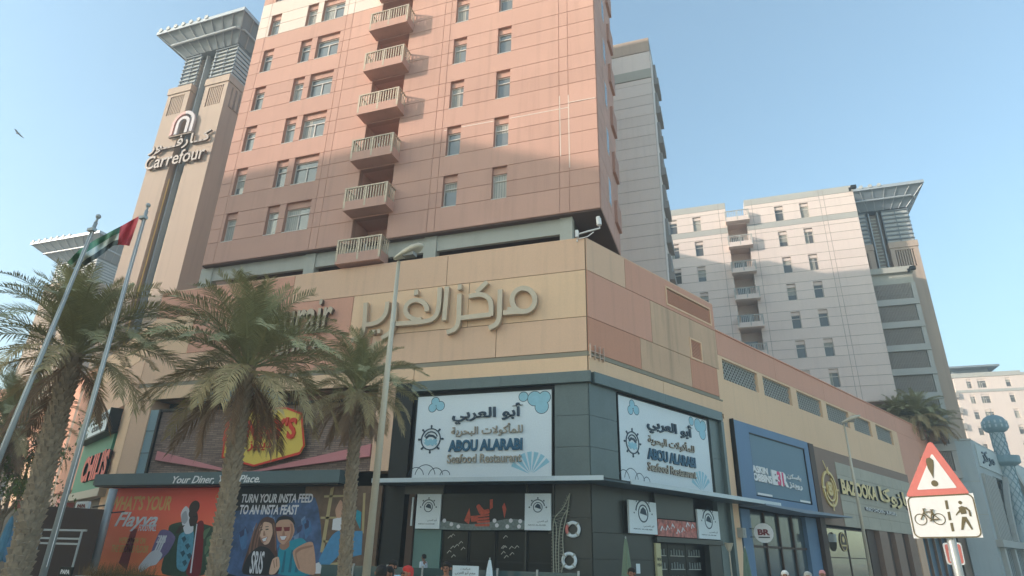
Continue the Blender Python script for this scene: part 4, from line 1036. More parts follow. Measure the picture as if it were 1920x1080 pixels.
# far left low shops with small signs
S = thing('kiosk', 'low dark kiosk with red fascia behind the left palm trunk', 'kiosk', (-26, 22.5, 0))
p = hy(33, 955, 22); q = MB(); fk = Fr(p.x, p.y, -25)
q.box(-5, 2.2, -3, 0, 0, 3.1, fk); q.build('wall', dbrown, S)
q = MB(); q.box(-.2, 2.1, .01, .25, 3.0, 3.35, fk); q.build('fascia', redp, S)
q = MB(); q.ring(.9, 2.3, .1, .22, fk, .02, .05); q.ring(1.1, 2.5, .05, .18, fk, .02, .05); q.build('emblem', tbeige, S)
for k, (px_, c_) in enumerate(((10, (86, 130, 150)), (28, (70, 110, 140)))):
    p = hy(px_, 1010, 19 - k * .6); q = MB(); q.lathe([(.05, 2.5), (.13, 2.2), (.22, 1.2), (.16, .9), (.1, .85)], p.x, p.y, 10); q.tube([(p.x, p.y, 0), (p.x, p.y, 2.55)], .025, 6)
    o = q.build('closed_parasol', mat('parasol_blue%d' % k, c_, .8, .15, 3)); tag(o, ['closed pale blue parasol at the far left kerb', 'closed darker blue parasol next to the palm trunk'][k], 'parasol', 'closed blue parasols at the far left')
S = thing('pergola_frame', 'grey metal pergola frame with cross bars behind the left flagpole', 'pergola', tuple(hy(110, 1050, 19)))
P1 = hy(78, 995, 19); P2 = hy(155, 993, 19)
q = MB()
for P in (P1, P2): q.tube([(P.x, 19, 0), (P.x, 19, P1.z)], .04, 6)
q.build('post', polem, S)
for dz in (0, -.3, -.48): q = MB(); q.box(P1.x - .3, P2.x + .2 if dz == 0 else P2.x, 18.96, 19.04, P1.z + dz, P1.z + dz + .07); q.build('bar', pale_g, S)
p = hy(125, 1068, 12.5)
S = thing('menu_stand', 'small black street sign stand with white letters by the planter', 'sign stand', (p.x, 12.5, 0))
q = MB(); q.box(p.x - .2, p.x + .2, 12.48, 12.53, .5, p.z + .06); q.tube([(p.x, 12.55, 0), (p.x, 12.55, .9)], .02, 6); q.build('board', black, S)
text(S, 'PAPA', Fr(p.x, 12.48, 0), -.15, .15, p.z - .1, p.z, .001, .005, whitep, offset=.03)

# ================================================================ CORNER TOWERS WITH ROOF CANOPY
def canopy_tower(name, label, fr, uc, hw, gw, dep, zc_, zl, ze, ov, slots=True, zbase=0):
    t = thing(name, label, 'tower', tuple(fr.P(uc, -dep / 2, 0)))
    u0, u1, g0, g1 = uc - hw, uc + hw, uc - gw, uc + gw
    q = MB(); so_ = []
    sz0, sz1 = zc_ - 3.4, zc_ - 1.1
    sl_, sr_ = (u0 + .45, g0 - .6), (g1 + .5, u1 - .45)
    for a, b, op in ((u0, g0, sl_), (g1, u1, sr_)):
        slab(q, a, b, zbase, zc_ - .8, [(op[0], op[1], sz0, sz1)] if slots else [], fr, -.5, 0)
        q.box(a + .002, b - .002, -dep, -.502, zbase, zc_ - .8, fr)
        q.box(a - .08, b + .08, -dep - .05, .1, zc_ - .798, zc_, fr)
    q.build('wall', carb, t)
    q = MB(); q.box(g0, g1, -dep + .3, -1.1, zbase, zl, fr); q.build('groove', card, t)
    for u in (g0 + .35, g1 - .45): q = MB(); q.box(u, u + .12, -1.098, -.5, zbase, zl + .2, fr); q.build('groove_rail', steel, t)
    n = int((zl - zbase) / .45); q = MB()
    for i in range(n): q.box(uc - .35, uc + .35, -1.098, -1.0, zbase + i * .45, zbase + i * .45 + .2, fr)
    q.build('groove_rungs', grey, t, kind='stuff')
    # light pipe strips left of the groove
    if slots:
        for a, b in (sl_, sr_):
            nn = 8
            for i in range(nn):
                s = (b - a) / nn; q = MB(); q.box(a + s * (i + .5), a + s * (i + 1), -.45, -.06, sz0, sz1, fr); q.build('fin', carb, t)
        fs = Fr(fr.P(u1, 0, 0).x, fr.P(u1, 0, 0).y, math.degrees(fr.a) + 90)
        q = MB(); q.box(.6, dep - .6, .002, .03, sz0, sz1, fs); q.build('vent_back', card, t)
        for i in range(12):
            s = (dep - 1.2) / 12; q = MB(); q.box(.6 + s * (i + .2), .6 + s * (i + .7), .031, .12, sz0, sz1, fs); q.build('fin', carb, t)
    # louvred lantern
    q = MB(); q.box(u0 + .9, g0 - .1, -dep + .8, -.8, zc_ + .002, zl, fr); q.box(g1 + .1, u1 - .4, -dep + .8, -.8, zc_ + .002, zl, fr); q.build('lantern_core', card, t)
    nl = 8; hl = (zl - zc_) / nl
    for a, b in ((u0 + .75, g0), (g1, u1 - .1)):
        for i in range(nl):
            q = MB(); z = zc_ + i * hl + .1; q.box(a, b, -.35, -.3, z, z + hl * .62, fr); q.build('louver', louv_w, t)
            q = MB(); q.box(a - .05, b + .05, -.28, -.12, z + hl * .62, z + hl * .62 + .08, fr); q.build('louver_rail', steeld, t)
        for u in (a, (a + b) / 2 - .03, b - .08): q = MB(); q.box(u, u + .08, -.29, -.2, zc_, zl, fr); q.build('mullion', steeld, t)
    fs = Fr(fr.P(u1 - .1, 0, 0).x, fr.P(u1 - .1, 0, 0).y, math.degrees(fr.a) + 90)
    for i in range(nl):
        q = MB(); z = zc_ + i * hl + .1; q.box(.3, dep - .5, -.06, -.01, z, z + hl * .62, fs); q.build('louver', louv_w, t)
        q = MB(); q.box(.3, dep - .5, .0, .1, z + hl * .62, z + hl * .62 + .08, fs); q.build('louver_rail', steeld, t)
    # canopy: sloping soffit, fascia, ribs, ring beam, corrugated edge
    q = MB(); zi_ = zl + .15; hh = ze - zi_
    inn = [(u0 + .6, -.1), (u1, -.1), (u1, -dep + .4), (u0 + .6, -dep + .4)]
    ou = [(u0 - ov, ov), (u1 + ov, ov), (u1 + ov, -dep - ov), (u0 - ov, -dep - ov)]
    for i in range(4):
        j = (i + 1) % 4; q.quad(fr.P(inn[i][0], inn[i][1], zi_), fr.P(inn[j][0], inn[j][1], zi_), fr.P(ou[j][0], ou[j][1], ze), fr.P(ou[i][0], ou[i][1], ze))
        q.quad(fr.P(ou[i][0], ou[i][1], ze + .002), fr.P(ou[j][0], ou[j][1], ze + .002), fr.P(uc, -dep / 2, ze + .3))
    q.quad(*[fr.P(a, b, zi_) for a, b in inn][::-1]); q.build('canopy_soffit', steeld, t)
    q = MB()
    q.box(u0 - ov - .1, u1 + ov + .1, ov, ov + .12, ze - .12, ze + .28, fr); q.box(u0 - ov - .1, u1 + ov + .1, -dep - ov - .12, -dep - ov, ze - .12, ze + .28, fr)
    q.box(u0 - ov - .1, u0 - ov, -dep - ov, ov, ze - .12, ze + .28, fr); q.box(u1 + ov, u1 + ov + .1, -dep - ov, ov, ze - .12, ze + .28, fr); q.build('canopy_fascia', steel, t)
    for i in range(9):
        u = u0 + .8 + (u1 - u0 - 1) * i / 8; uo = u0 - ov + (u1 - u0 + 2 * ov) * i / 8
        q = MB(); q.tube([fr.P(u, -.12, zi_ - .05), fr.P(uo, ov - .02, ze - .1)], .06, 4); q.build('canopy_rib', steel, t)
        if i: 
            v = -dep * i / 8; q = MB(); q.tube([fr.P(u1, v, zi_ - .05), fr.P(u1 + ov - .02, v - ov * (i / 4 - 1) , ze - .1)], .06, 4); q.build('canopy_rib', steel, t)
    m_ = .5; zr = zi_ + hh * m_ - .1; k = ov * m_
    rp = [(u0 + .6 - k * 1.2, k), (u1 + k * .4, k + .05), (u1 + k, k * .4), (u1 + k, -dep - k), (u0 + .6 - k * 1.2, -dep - k)]
    q = MB(); q.tube([fr.P(a, b + .05, zr) for a, b in rp], .13, 8); q.build('ring_beam', steel, t)
    for i in range(7):
        u = u0 - ov + .4 + i * (u1 - u0 + 2 * ov) * .09
        q = MB(); q.tube([fr.P(u, ov + .2, ze + .34), fr.P(u, -dep * .4, ze + .5)], .24, 8); q.build('corrugation', louv_w, t)
    return t
TC = canopy_tower('canopy_tower', 'tall beige tower with supermarket lettering and flared roof canopy, left of pink tower', FC, -46.15, 3.75, .95, 7.6, 43.9, 47.8, 50.0, 1.7)
q = MB()   # sunlit pipe strips low in the groove
for u in (-47.0, -45.5): q.tube([FC.P(u, -.3, 8), FC.P(u, -.3, 33)], .06, 6)
q.build('pipe', gold, TC)
letg = mat('letter_grey', (164, 152, 144), .5, .05)
S = thing('supermarket_lettering', 'supermarket name in Latin and Arabic letters with arch emblem on the beige tower', 'lettering', (-46, 36.5, 35))
zt = lambda a, b: (260 + a / 7.2, 180 + b / 7.2)
a = FC.px(*zt(150, 868), .3); b = FC.px(*zt(112, 1003), .3); c = FC.px(*zt(925, 830), .3)
text(S, 'Carrefour', FC, -49.85, -42.75, 34.05, 35.55, .12, .22, letg, side=metal_d, offset=.01)
text(S, ar('كــارفـــور'), FC, -49.9, -42.65, 35.75, 37.3, .12, .2, letg, side=metal_d, offset=.012)
cu = -46.45; q = MB()
arc = lambda rx, top, foot: [(cu + rx, foot)] + [(cu + rx * math.cos(math.pi * k / 14), top - rx + rx * math.sin(math.pi * k / 14)) for k in range(15)] + [(cu - rx, foot)]
A = arc(1.2, 40.0, 37.55); q.stroke(A[:9], .34, FC, .12, .36); q.stroke(arc(.62, 39.4, 37.55), .34, FC, .12, .36); q.build('arch_emblem', mat('emblem_white', (184, 178, 180), .5, .04), S)
q = MB(); q.stroke(A[8:], .3, FC, .12, .36); q.build('arch_emblem', mat('emblem_pink', (206, 158, 150), .5, .03), S)
q = MB(); q.stroke([(cu - 1.4, 37.4), (cu + 1.4, 37.4)], .1, FC, .1, .34); q.build('base_line', metal_d, S)
canopy_tower('canopy_tower', 'farther beige tower with flared roof canopy, half hidden by the left palm', Fr(0, 60, 0), -91.5, 4.6, 1.0, 9, 37.5, 41.0, 43.6, 2.4)
q = MB(); q.box(-112, -84, 62, 75, -.1, 21.5); q.box(-112.2, -84, 61.7, 75, 21.502, 22.1)
o = q.build('mall_block', salm); tag(o, 'plain salmon block low behind the left palm, beside the farther tower', 'building')

# ================================================================ GREY SLAB WING BEHIND THE PINK TOWER
t = thing('grey_apartment_wing', 'pale grey apartment wing in shade just behind the pink tower', 'apartment block', (-10, 47, 0))
x1, ztop = -3.52, 46.9
q = MB(); q.box(-45, x1, -6.9, -.01, 15, ztop, FS); q.box(-45, -19.9, -11.2, -6.902, 15, ztop - .01, FS); q.box(-45, -24.5, -15.6, -11.202, 15, ztop - .02, FS); q.build('wall', slabj, t)
zz = [15.0]
while zz[-1] < 42: zz.append(zz[-1] + 1.1)
zz = [z for z in zz if z < 41.3] + [41.6]
zb1, zb2 = FS.px(1222, 145)[1], FS.px(1221, 128)[1]
panels(t, FS, [-14, -8.5, x1], zz, [], lambda u, z: slabm, name='panel')
panels(t, FS, [-14, -8.5, x1], [41.6, zb1], [], lambda u, z: slabm)
panels(t, FS, [-14, x1], [zb1, zb2], [], lambda u, z: grey, proud=.1, name='band')
panels(t, FS, [-14, -8.5, x1], [zb2, 45.3], [], lambda u, z: slabm)
panels(t, FS, [-14, x1], [45.3, ztop + .01], [], lambda u, z: carb, proud=.08, name='parapet')
f = Fr(x1, 47, 90)
q = MB(); q.box(0, 6.9, .001, .06, 15, 45.3, f); q.build('side_render', slabm, t)
for k in range(9):
    z = 15.9 + 3.35 * k
    for v in (1.6,):
        q = MB(); q.box(v, v + 2.6, .062, .5, z, z + .7, f); q.box(v + .1, v + 2.5, .062, .3, z + .702, z + 2.4, f); q.build('bay_box', slabj, t)

# ================================================================ PALE APARTMENT BUILDING ON THE RIGHT
def pale_block(name, label, fr, X0, X1, z0, z1, wincols, gap, pitch, wtop, rows, floors, balc=True):
    t = thing(name, label, 'apartment block', tuple(fr.P((X0 + X1) / 2, 0, 0)))
    ops = []; wl = []
    for k in range(rows):
        for u in wincols:
            a = (u, u + 1.0, wtop - pitch * k - 2.1, wtop - pitch * k)
            if a[2] > z0 + .3: ops.append(a); wl.append(a)
    g0, g1 = gap
    for k in range(rows): ops.append((g0, g1, wtop - pitch * k - 4.45, wtop - pitch * k - 1.95 + .35))
    ops.append((g0, g1, wtop - 1.7, z1 + 1))
    q = MB(); slab(q, X0, X1, z0, z1, ops, fr, -.355, 0); q.build('wall', white_j, t)
    q = MB()
    for a, b, oo in ((X0, g0, -.36), (g1, X1, -.36)): q.box(a, b, oo, -12, z0, z1 - .02, fr)
    q.box(g0 + .002, g1 - .002, -1.8, -11.9, z0, z1 - 3, fr)
    for k in range(rows + 1): q.box(g0 + .003, g1 - .003, -1.79, -.357, wtop - pitch * k - 1.6, wtop - pitch * k - 1.4, fr)
    q.build('core_wall', white_b, t)
    zc2 = sorted([z1 - .9, z1] + [wtop - pitch * k + d for k in range(rows) for d in (.12, -1.0, -2.12) if z0 < wtop - pitch * k + d < z1 - 1] + [z0])
    gb = wtop - pitch + .55
    def pf_(u, z): return pale_g if (z > z1 - .9 or abs(z - (wtop - 2.5)) < .45) else white_b
    zc2 = sorted(set([z for z in zc2 if not (wtop - 2.95 < z < wtop - 2.05)] + [wtop - 2.12, wtop - 2.9]))
    us = sorted(set([X0, g0 - .9, g0, g1, g1 + .9, X1 - 3.9, X1 - 3.4, X1]))
    us = [u for u in us if X0 <= u <= X1]
    panels(t, fr, us, zc2, ops, pf_, proud=.03, gap=.05)
    for a in wl: window(t, fr, *a, kind='narrow', wallmat=white_b, pane=pane_d, depth=.3)
    for k in range(rows):
        balcony(t, fr, (g0 + g1) / 2 + .1, wtop - pitch * k - 1.75, wd=2.9, m=white_b, rail=pale_g, nb=6, h=1.5)
        q = MB(); z = wtop - pitch * k - 4.9; q.box(g0 + .3, g1 - .5, -1.79, -1.72, z, z + 2.1, fr); q.build('balcony_door', pane_d, t)
    return t
t = pale_block('pale_apartment_block', 'pale apartment block with stacked balconies, half sunlit, on the right behind the mall', FB, -9.0, 17.45, 17.96, 45.0, (-7.8, -4.93, -1.9, 8.2, 11.15), (2.35, 4.7), 3.6, 43.4, 7, 7)
q = MB(); q.box(-9.2, 14, -12, -1.2, 8, 17.9, FB); q.box(-9, 17.4, -11.9, -.0, 17.9, 17.958, FB); q.build('understorey', white_b, t)
q = MB(); q.box(2.36, 4.69, -2.5, .04, 43.0, 45.3, FB)
# louvred stair wing
Lw = Fr(0, 78.2, 0); t = thing('louvred_wing', 'narrow grey wing with stacked louvred openings between the pale block and its tower', 'building wing', (20, 78, 0))
q = MB(); q.box(17.4, 22.0, -6, -.3, 8, 33.2, Lw); q.box(17.4, 22.1, -6.2, .12, 33.202, 33.9, Lw); q.build('wall', grey, t)
for k in range(8):
    zb_ = 29.9 - 2.75 * k
    q = MB(); q.box(17.4, 22.0, -.298, .1, zb_ - .75, zb_ - .02, Lw); q.build('sill_band', pale_g, t)
    q = MB(); q.box(21.55, 22.0, -.298, 0, zb_, zb_ + 1.98, Lw); q.build('jamb', pale_g, t)
    q = MB(); q.box(17.6, 21.5, -.29, -.25, zb_, zb_ + 1.98, Lw); q.build('vent_back', card, t)
    q = MB()
    for i in range(26): q.box(17.62 + i * .15, 17.69 + i * .15, -.24, -.12, zb_, zb_ + 1.97, Lw)
    for z in (.6, 1.3): q.box(17.6, 21.5, -.11, -.08, zb_ + z, zb_ + z + .05, Lw)
    q.build('louver_blades', white_j, t, kind='stuff')
canopy_tower('canopy_tower', 'beige tower with flared roof canopy at the right end of the pale apartment block', Fr(0, 81, 0), 20.1, 3.95, .9, 8, 38.4, 43.0, 45.4, 1.7)
# far right apartment block
t = thing('far_apartment_block', 'sunlit pinkish apartment block in the distance at the right edge', 'apartment block', (58, 166, 0)); FF = Fr(0, 166, 0)
ops = []; 
for k in range(11):
    for u, w_ in ((51.9, .95), (54.0, 1.7), (59.4, .95), (64.2, 1.7)): ops.append((u, u + w_, 38.8 - 3.5 * k, 40.8 - 3.5 * k))
q = MB(); slab(q, 49.5, 70, -.1, 41.3, ops, FF, -.3, 0); q.box(49.4, 70.2, -14, -.302, -.1, 41.3, FF); q.build('wall', white_b, t)
q = MB(); q.box(49.2, 62.6, -14, .15, 41.302, 42.3, FF); q.box(62.61, 70, -14, .1, 41.302, 41.9, FF); q.build('parapet', pale_g, t)
q = MB(); q.box(49.4, 70.1, .002, .12, 37.8, 38.4, FF); q.build('band', pale_g, t)
q = MB(); q.box(48.8, 58.8, -12, 1, 43.4, 43.8, FF); q.box(50, 57, -10, -1, 42.31, 43.39, FF); q.build('roof_canopy', steeld, t)
for o_ in ops: 
    if o_[2] > 8: window(t, FF, *o_, kind='wide' if o_[1] - o_[0] > 1.2 else 'narrow', wallmat=white_b, pane=pane_d, depth=.28)
for k in range(8):
    q = MB(); q.box(48.9, 49.7, .01, .7, 36.6 - 3.5 * k, 37.9 - 3.5 * k, FF); q.build('balcony', white_j, t)

# ================================================================ MOSQUE-LIKE BUILDING AND MINARET
FM = Fr(24.1, 80.5, 63); KZ = lambda z: (z - 1.6) * 1.342 + 1.6
t = thing('ornate_hall', 'grey hall with an arched ornamental bay and Arabic letters beside the minaret', 'building', (24, 83, 0))
hallm = mat('hall_render', (176, 182, 182), .8, .08, .4, streak=.12)
q = MB(); q.box(21.6, 24.08, 80.5, 80.98, 0, KZ(10.85)); q.build('end_wall', hallm, t)
q = MB(); q.box(21.5, 24.2, 80.4, 80.97, KZ(10.852), KZ(11.0)); q.build('coping', pale_g, t)
for z_ in (6.5, 9.8): q = MB(); q.box(21.6, 24.08, 80.47, 80.498, z_, z_ + .06); q.build('groove_line', grey, t)
AO = (7.0, 40, KZ(3.9), KZ(8.6))
q = MB(); slab(q, .05, 54, 0, KZ(11.0), [AO], FM, -1.6, 0); q.build('wall', hallm, t)
q = MB(); q.box(.1, 54, -9, -1.7, 0, KZ(10.8), FM); q.build('core_wall', grey, t)
q = MB(); q.box(0.05, 54, .01, .6, KZ(3.0), KZ(3.5), FM); q.build('cornice', pale_g, t)
q = MB(); q.box(1.5, 32, .01, .12, KZ(9.0), KZ(10.75), FM); fb_ = q.build('letter_band', mat('band_grey', (190, 196, 194), .6, .05), t)
text(fb_, ar('مركز'), FM, 3, 9, KZ(9.3), KZ(10.5), .121, .1, tealb, offset=.02)
text(fb_, ar('دبي'), FM, 15, 20, KZ(9.3), KZ(10.5), .121, .1, tealb, offset=.02)
AC, AZ = 17.5, KZ(3.55)
q = MB(); q.ring(AC, AZ, 8.0, 8.8, FM, .02, .5, 0, 180, 30); q.build('arch', pale_g, t)
for k in range(6):
    q = MB(); q.ring(AC, AZ, 1.4 + 1.1 * k, 1.75 + 1.1 * k, FM, -1.2, -.85 + .05 * k, 0, 180, 24); q.build('arch_relief', hallm, t)
for k in range(17):
    a_ = math.pi * (k + .5) / 17; q = MB(); q.stroke([(AC + 1.5 * math.cos(a_), AZ + 1.5 * math.sin(a_)), (AC + 7.9 * math.cos(a_), AZ + 7.9 * math.sin(a_))], .18, FM, -1.2, -.5); q.build('arch_rib', pale_g, t)
for k in range(10):
    u = 1 + k * 5; q = MB(); q.box(u, u + .8, .01, .4, 0, KZ(2.95), FM); q.build('column', pale_g, t)
    q = MB(); q.box(u + .9, u + 4.9, .002, .05, 0, KZ(2.9), FM); q.build('glass', pane_d, t)
    for j in range(4): q = MB(); q.box(u + 1.7 + j * .8, u + 1.78 + j * .8, .052, .12, 0, KZ(2.9), FM); q.build('mullion', hallm, t)
for k in range(8):
    u = 1.2 + k * .75; q = MB(); q.box(u, u + .3, .01, .3, KZ(3.52), KZ(8.4), FM); q.build('fin', pale_g, t)
YM = 92; mc = hy(1871, 820, YM)
t = thing('minaret', 'slim blue and white latticed minaret with a bulbous top and round gallery', 'minaret', (mc.x, YM, 0))
mb1 = mat('minaret_blue', (132, 158, 166), .6, .08); mb2 = mat('minaret_pale', (184, 196, 200), .6, .06)
def hz(px_, y_): return hy(px_, y_, YM).z
z_top, z_b0, z_sh0, z_gal1, z_gal0 = hz(1868, 778), hz(1868, 810), hz(1872, 822), hz(1886, 856), hz(1888, 870)
RS = .70
HB = z_top - z_b0; q = MB(); q.lathe([(RS * a_, z_b0 + HB * b_) for a_, b_ in ((1.02, -.06), (1.6, .06), (1.9, .22), (1.95, .42), (1.8, .62), (1.4, .82), (.8, .95), (.02, 1))], mc.x, YM, 22); bulb = q.build('bulb', mb1, t, smooth=True)
for k in range(14):
    a_ = 2 * math.pi * k / 14
    for z, r_ in ((z_b0 + HB * .3, RS * 1.92), (z_b0 + HB * .55, RS * 1.86)):
        q = MB(); f = Fr(mc.x + r_ * math.cos(a_), YM + r_ * math.sin(a_), math.degrees(a_) + 90); q.box(-.09, .09, -.02, .04, z - .2, z + .12, f); q.build('niche', mb2, bulb)
def shaft(r_, z0, z1, nm):
    q = MB(); q.lathe([(r_, z0), (r_, z1)], mc.x, YM, 16); o = q.build(nm, mb2, t)
    q = MB(); n = 8; rows_ = max(1, round((z1 - z0) / (2 * math.pi * r_ / n * 1.7)))
    for sg in (1, -1):
        for k in range(n):
            pts = []
            for i in range(rows_ * 4 + 1):
                a_ = 2 * math.pi * (k + sg * i / 4) / n; pts.append((mc.x + (r_ + .03) * math.cos(a_), YM + (r_ + .03) * math.sin(a_), z0 + (z1 - z0) * i / (rows_ * 4)))
            q.tube(pts, .05, 4)
    q.build('lattice', mb1, o, kind='stuff')
    for i in range(rows_):
        for k in range(n):
            a_ = 2 * math.pi * (k + .5) / n; f = Fr(mc.x + (r_ + .0) * math.cos(a_), YM + r_ * math.sin(a_), math.degrees(a_) + 90)
            q = MB(); z = z0 + (z1 - z0) * (i + .5) / rows_; q.poly([(-.09, z), (0, z - .15), (.09, z), (0, z + .15)], f, -.02, .04); q.build('lozenge', mb1, o)
shaft(RS, z_gal1, z_b0 - .1, 'shaft'); shaft(RS * 1.15, max(z_gal0 - 7, 0), z_gal0, 'shaft')
q = MB(); q.lathe([(RS * 1.3, z_gal0 - .3), (RS * 2.1, z_gal0), (RS * 2.25, z_gal0 + .12), (RS * 2.25, z_gal1)], mc.x, YM, 20); q.build('gallery', mb1, t)
q = MB(); q.lathe([(RS * 1.5, -.1), (RS * 1.5, z_gal0 - 6.8)], mc.x, YM, 16); q.build('base', mb2, t)
q = MB(); q.tube([(mc.x, YM, z_top - .05), (mc.x, YM, z_top + .9)], [.05, .01], 6); q.build('finial', mb2, t)

# ================================================================ TRAFFIC SIGN
YS = 10.5; FT = Fr(0, YS, 0); z9 = lambda a, b: (1660 + a / 4.908, 860 + b / 4.909)
k_ = YS / 6.5; Zs = lambda z: (z - 1.6) * k_ + 1.6
Sg = thing('traffic_sign', 'red-rimmed warning triangle over a white cycle and pedestrian plate on a grey pole', 'traffic sign', (2.63, YS, 0))
def rpoly(pts, r_, n=5):
    o = []; N_ = len(pts)
    for i in range(N_):
        p = Vector(pts[i]); a = (Vector(pts[i - 1]) - p).normalized(); b = (Vector(pts[(i + 1) % N_]) - p).normalized()
        h = math.acos(max(-1, min(1, a.dot(b)))) / 2; d = r_ / math.tan(h); c = p + (a + b).normalized() * (r_ / math.sin(h))
        s = p + a * d - c; e = p + b * d - c; a0 = math.atan2(s.y, s.x); a1 = math.atan2(e.y, e.x); da = (a1 - a0 + math.pi) % (2 * math.pi) - math.pi
        for k in range(n + 1): o.append((c.x + r_ * math.cos(a0 + da * k / n), c.y + r_ * math.sin(a0 + da * k / n)))
    return o
L_, R_ = 1.375 * k_, 1.868 * k_; zb0, zb1, za = Zs(1.80), Zs(2.152), Zs(2.62)
tri = [FT.px(*p) for p in ((1697, 934), (1819, 928), (1742, 824))]
q = MB(); q.poly(rpoly(tri, .035), FT, 0, .03); tp = q.build('triangle_plate', redp, Sg)
cx_ = sum(p[0] for p in tri) / 3; cz_ = sum(p[1] for p in tri) / 3
q = MB(); q.poly(rpoly([(cx_ + (a - cx_) * .62, cz_ + (b - cz_) * .62) for a, b in tri], .012), FT, .0305, .034); q.build('white_field', whitep, tp)
ink = mat('sign_brown_ink', (108, 96, 70), .6, .04)
def zpt(*p): return [FT.px(1660 + a / 4.908, 860 + b / 4.909, .03) for a, b in p]
q = MB(); q.poly(zpt((442, 180), (445, 60), (440, 15), (405, -12), (375, 0), (372, 30), (390, 90))[::1], FT, .0345, .04)
u_, z_ = zpt((453, 228))[0]; q.disc(u_, z_, .042, FT, .0345, .04, 18); q.build('exclamation_mark', ink, tp)
rect = [FT.px(*z9(*p)) for p in ((262, 735), (895, 727), (800, 318), (184, 352))]
q = MB(); q.poly(rect, FT, 0, .03); pl = q.build('lower_plate', whitep, Sg)
def inset(pts, f):
    c0 = sum(p[0] for p in pts) / 4; c1 = sum(p[1] for p in pts) / 4; return [(c0 + (a - c0) * f, c1 + (b - c1) * f) for a, b in pts]
ro = rpoly(inset(rect, .965), .07, 7); q = MB(); q.stroke(ro + [ro[0]], .016, FT, .0305, .034); q.build('border', ink, pl)
q = MB()
for c_ in ((326, 560), (495, 556)):
    u_, z_ = zpt(c_)[0]; q.ring(u_, z_, .064, .075, FT, .0305, .035)
def stk(w__, *pts): q.stroke(zpt(*pts), w__, FT, .0305, .0345 + .0003 * len(q.f) / 6)
stk(.011, (326, 560), (352, 490), (428, 488)); stk(.011, (346, 470), (358, 505), (418, 560), (428, 488)); stk(.011, (428, 488), (445, 520), (495, 556), (418, 562)); stk(.011, (340, 465), (365, 460)); stk(.011, (410, 472), (440, 470)); stk(.011, (428, 488), (424, 470)); stk(.012, (412, 575), (435, 560))
q.build('bicycle_symbol', ink, pl)
q = MB()
for p in (((545, 385), (570, 383), (584, 463), (560, 466)), ((570, 490), (593, 487), (608, 565), (583, 568)), ((595, 592), (620, 590), (636, 668), (612, 670))): q.poly(zpt(*p)[::-1], FT, .0305, .035)
q.build('dashed_line_symbol', ink, pl)
q = MB(); u_, z_ = zpt((688, 404))[0]; q.disc(u_, z_, .023, FT, .0305, .035, 16)
for p in (((670, 450), (700, 435), (735, 445), (748, 505), (700, 512), (688, 490), (650, 525), (648, 512), (680, 470)), ((705, 535), (745, 535), (775, 585), (808, 650), (795, 655), (738, 575), (718, 655), (698, 655), (700, 590))): q.poly(zpt(*p)[::-1], FT, .0305, .035)
q.stroke(zpt((735, 448), (770, 478), (784, 530)), .022, FT, .036, .039); q.build('pedestrian_symbol', ink, pl)
xp = 1.645 * k_; q = MB(); q.tube([(xp, YS + .06, -.15), (xp, YS + .06, za - .2)], .055, 12); q.build('pole', polem, Sg, smooth=True)
Y2 = 13.0; F2 = Fr(0, Y2, 0); S2 = thing('traffic_sign', 'small red plate with pale rim on its own post behind the big warning sign', 'traffic sign', (3.2, Y2, 0))
rc = [F2.px(*z9(*p)) for p in ((570, 975), (735, 980), (690, 772), (522, 775))]
q = MB(); q.poly(rpoly(rc, .04), F2, 0, .025); pp_ = q.build('plate', whitep, S2)
q = MB(); q.poly(rpoly(inset(rc, .86), .03), F2, .0255, .03); q.build('red_field', redp, pp_)
q = MB(); q.poly(inset([F2.px(*z9(*p)) for p in ((590, 960), (640, 960), (600, 820), (570, 830))], .8), F2, .0305, .034); q.build('symbol', whitep, pp_)
cxx = sum(p[0] for p in rc) / 4; q = MB(); q.tube([(cxx, Y2 + .05, -.15), (cxx, Y2 + .05, rc[2][1])], .035, 8); q.build('post', polem, S2)

# ================================================================ LAMP POSTS
def lamp(name, label, x, y, h, m, tilt=1.0, r0=.1, r1=.05, hl=.85, z0=-.1):
    t = thing(name, label, 'street lamp', (x, y, z0))
    q = MB(); q.tube([(x, y, z0), (x, y, .8)], [.16, .14], 10); q.tube([(x, y, .8), (x, y, h * .6), (x, y, h)], [r0 * 1.1, (r0 + r1) / 2 * 1.1, r1], 12); q.build('pole', m, t, smooth=True)
    q = MB()   # head: rounded shell rising away from the pole
    secs = [(-.14, .07, .06), (.0, .12, .1), (.25, .2, .18), (.55, .24, .21), (.82, .2, .16), (hl + .12, .07, .06)]
    ring = []
    for sx_, wy, hz_ in secs:
        cz = h + .12 + sx_ * .35 * tilt; b = len(q.v)
        for k in range(12):
            a_ = 2 * math.pi * k / 12; zz_ = math.sin(a_) * hz_; zz_ = max(zz_, -hz_ * .45)
            q.v.append((x + sx_ * tilt if tilt > 0 else x - sx_, y - .1 + math.cos(a_) * wy, cz + zz_))
        ring.append(b)
    for i in range(len(ring) - 1):
        for k in range(12):
            k2 = (k + 1) % 12; q.f.append((ring[i] + k, ring[i] + k2, ring[i + 1] + k2, ring[i + 1] + k)); q.m.append(0)
    q.f.append(tuple(ring[0] + k for k in range(12))); q.f.append(tuple(ring[-1] + k for k in range(12))); q.m += [0, 0]
    q.build('lamp_head', m, t, smooth=True)
    q = MB(); q.box(x + .25, x + .68, y - .24, y + .04, h + .09, h + .24); q.build('lamp_glass', mat('lamp_lens', (136, 130, 120), .2, .1), t)
    return t
hp = hy(750, 490, 18)
lamp('street_lamp', 'tall beige street lamp standing right of the small palm in front of the restaurant', -10.67, 18, hp.z, lampm, r0=.115, r1=.065)
lamp('street_lamp', 'distant slim street lamp in front of the brown fried chicken shop', 7.64, 50, 10.7, lampm, r0=.11, r1=.06, hl=1.0)

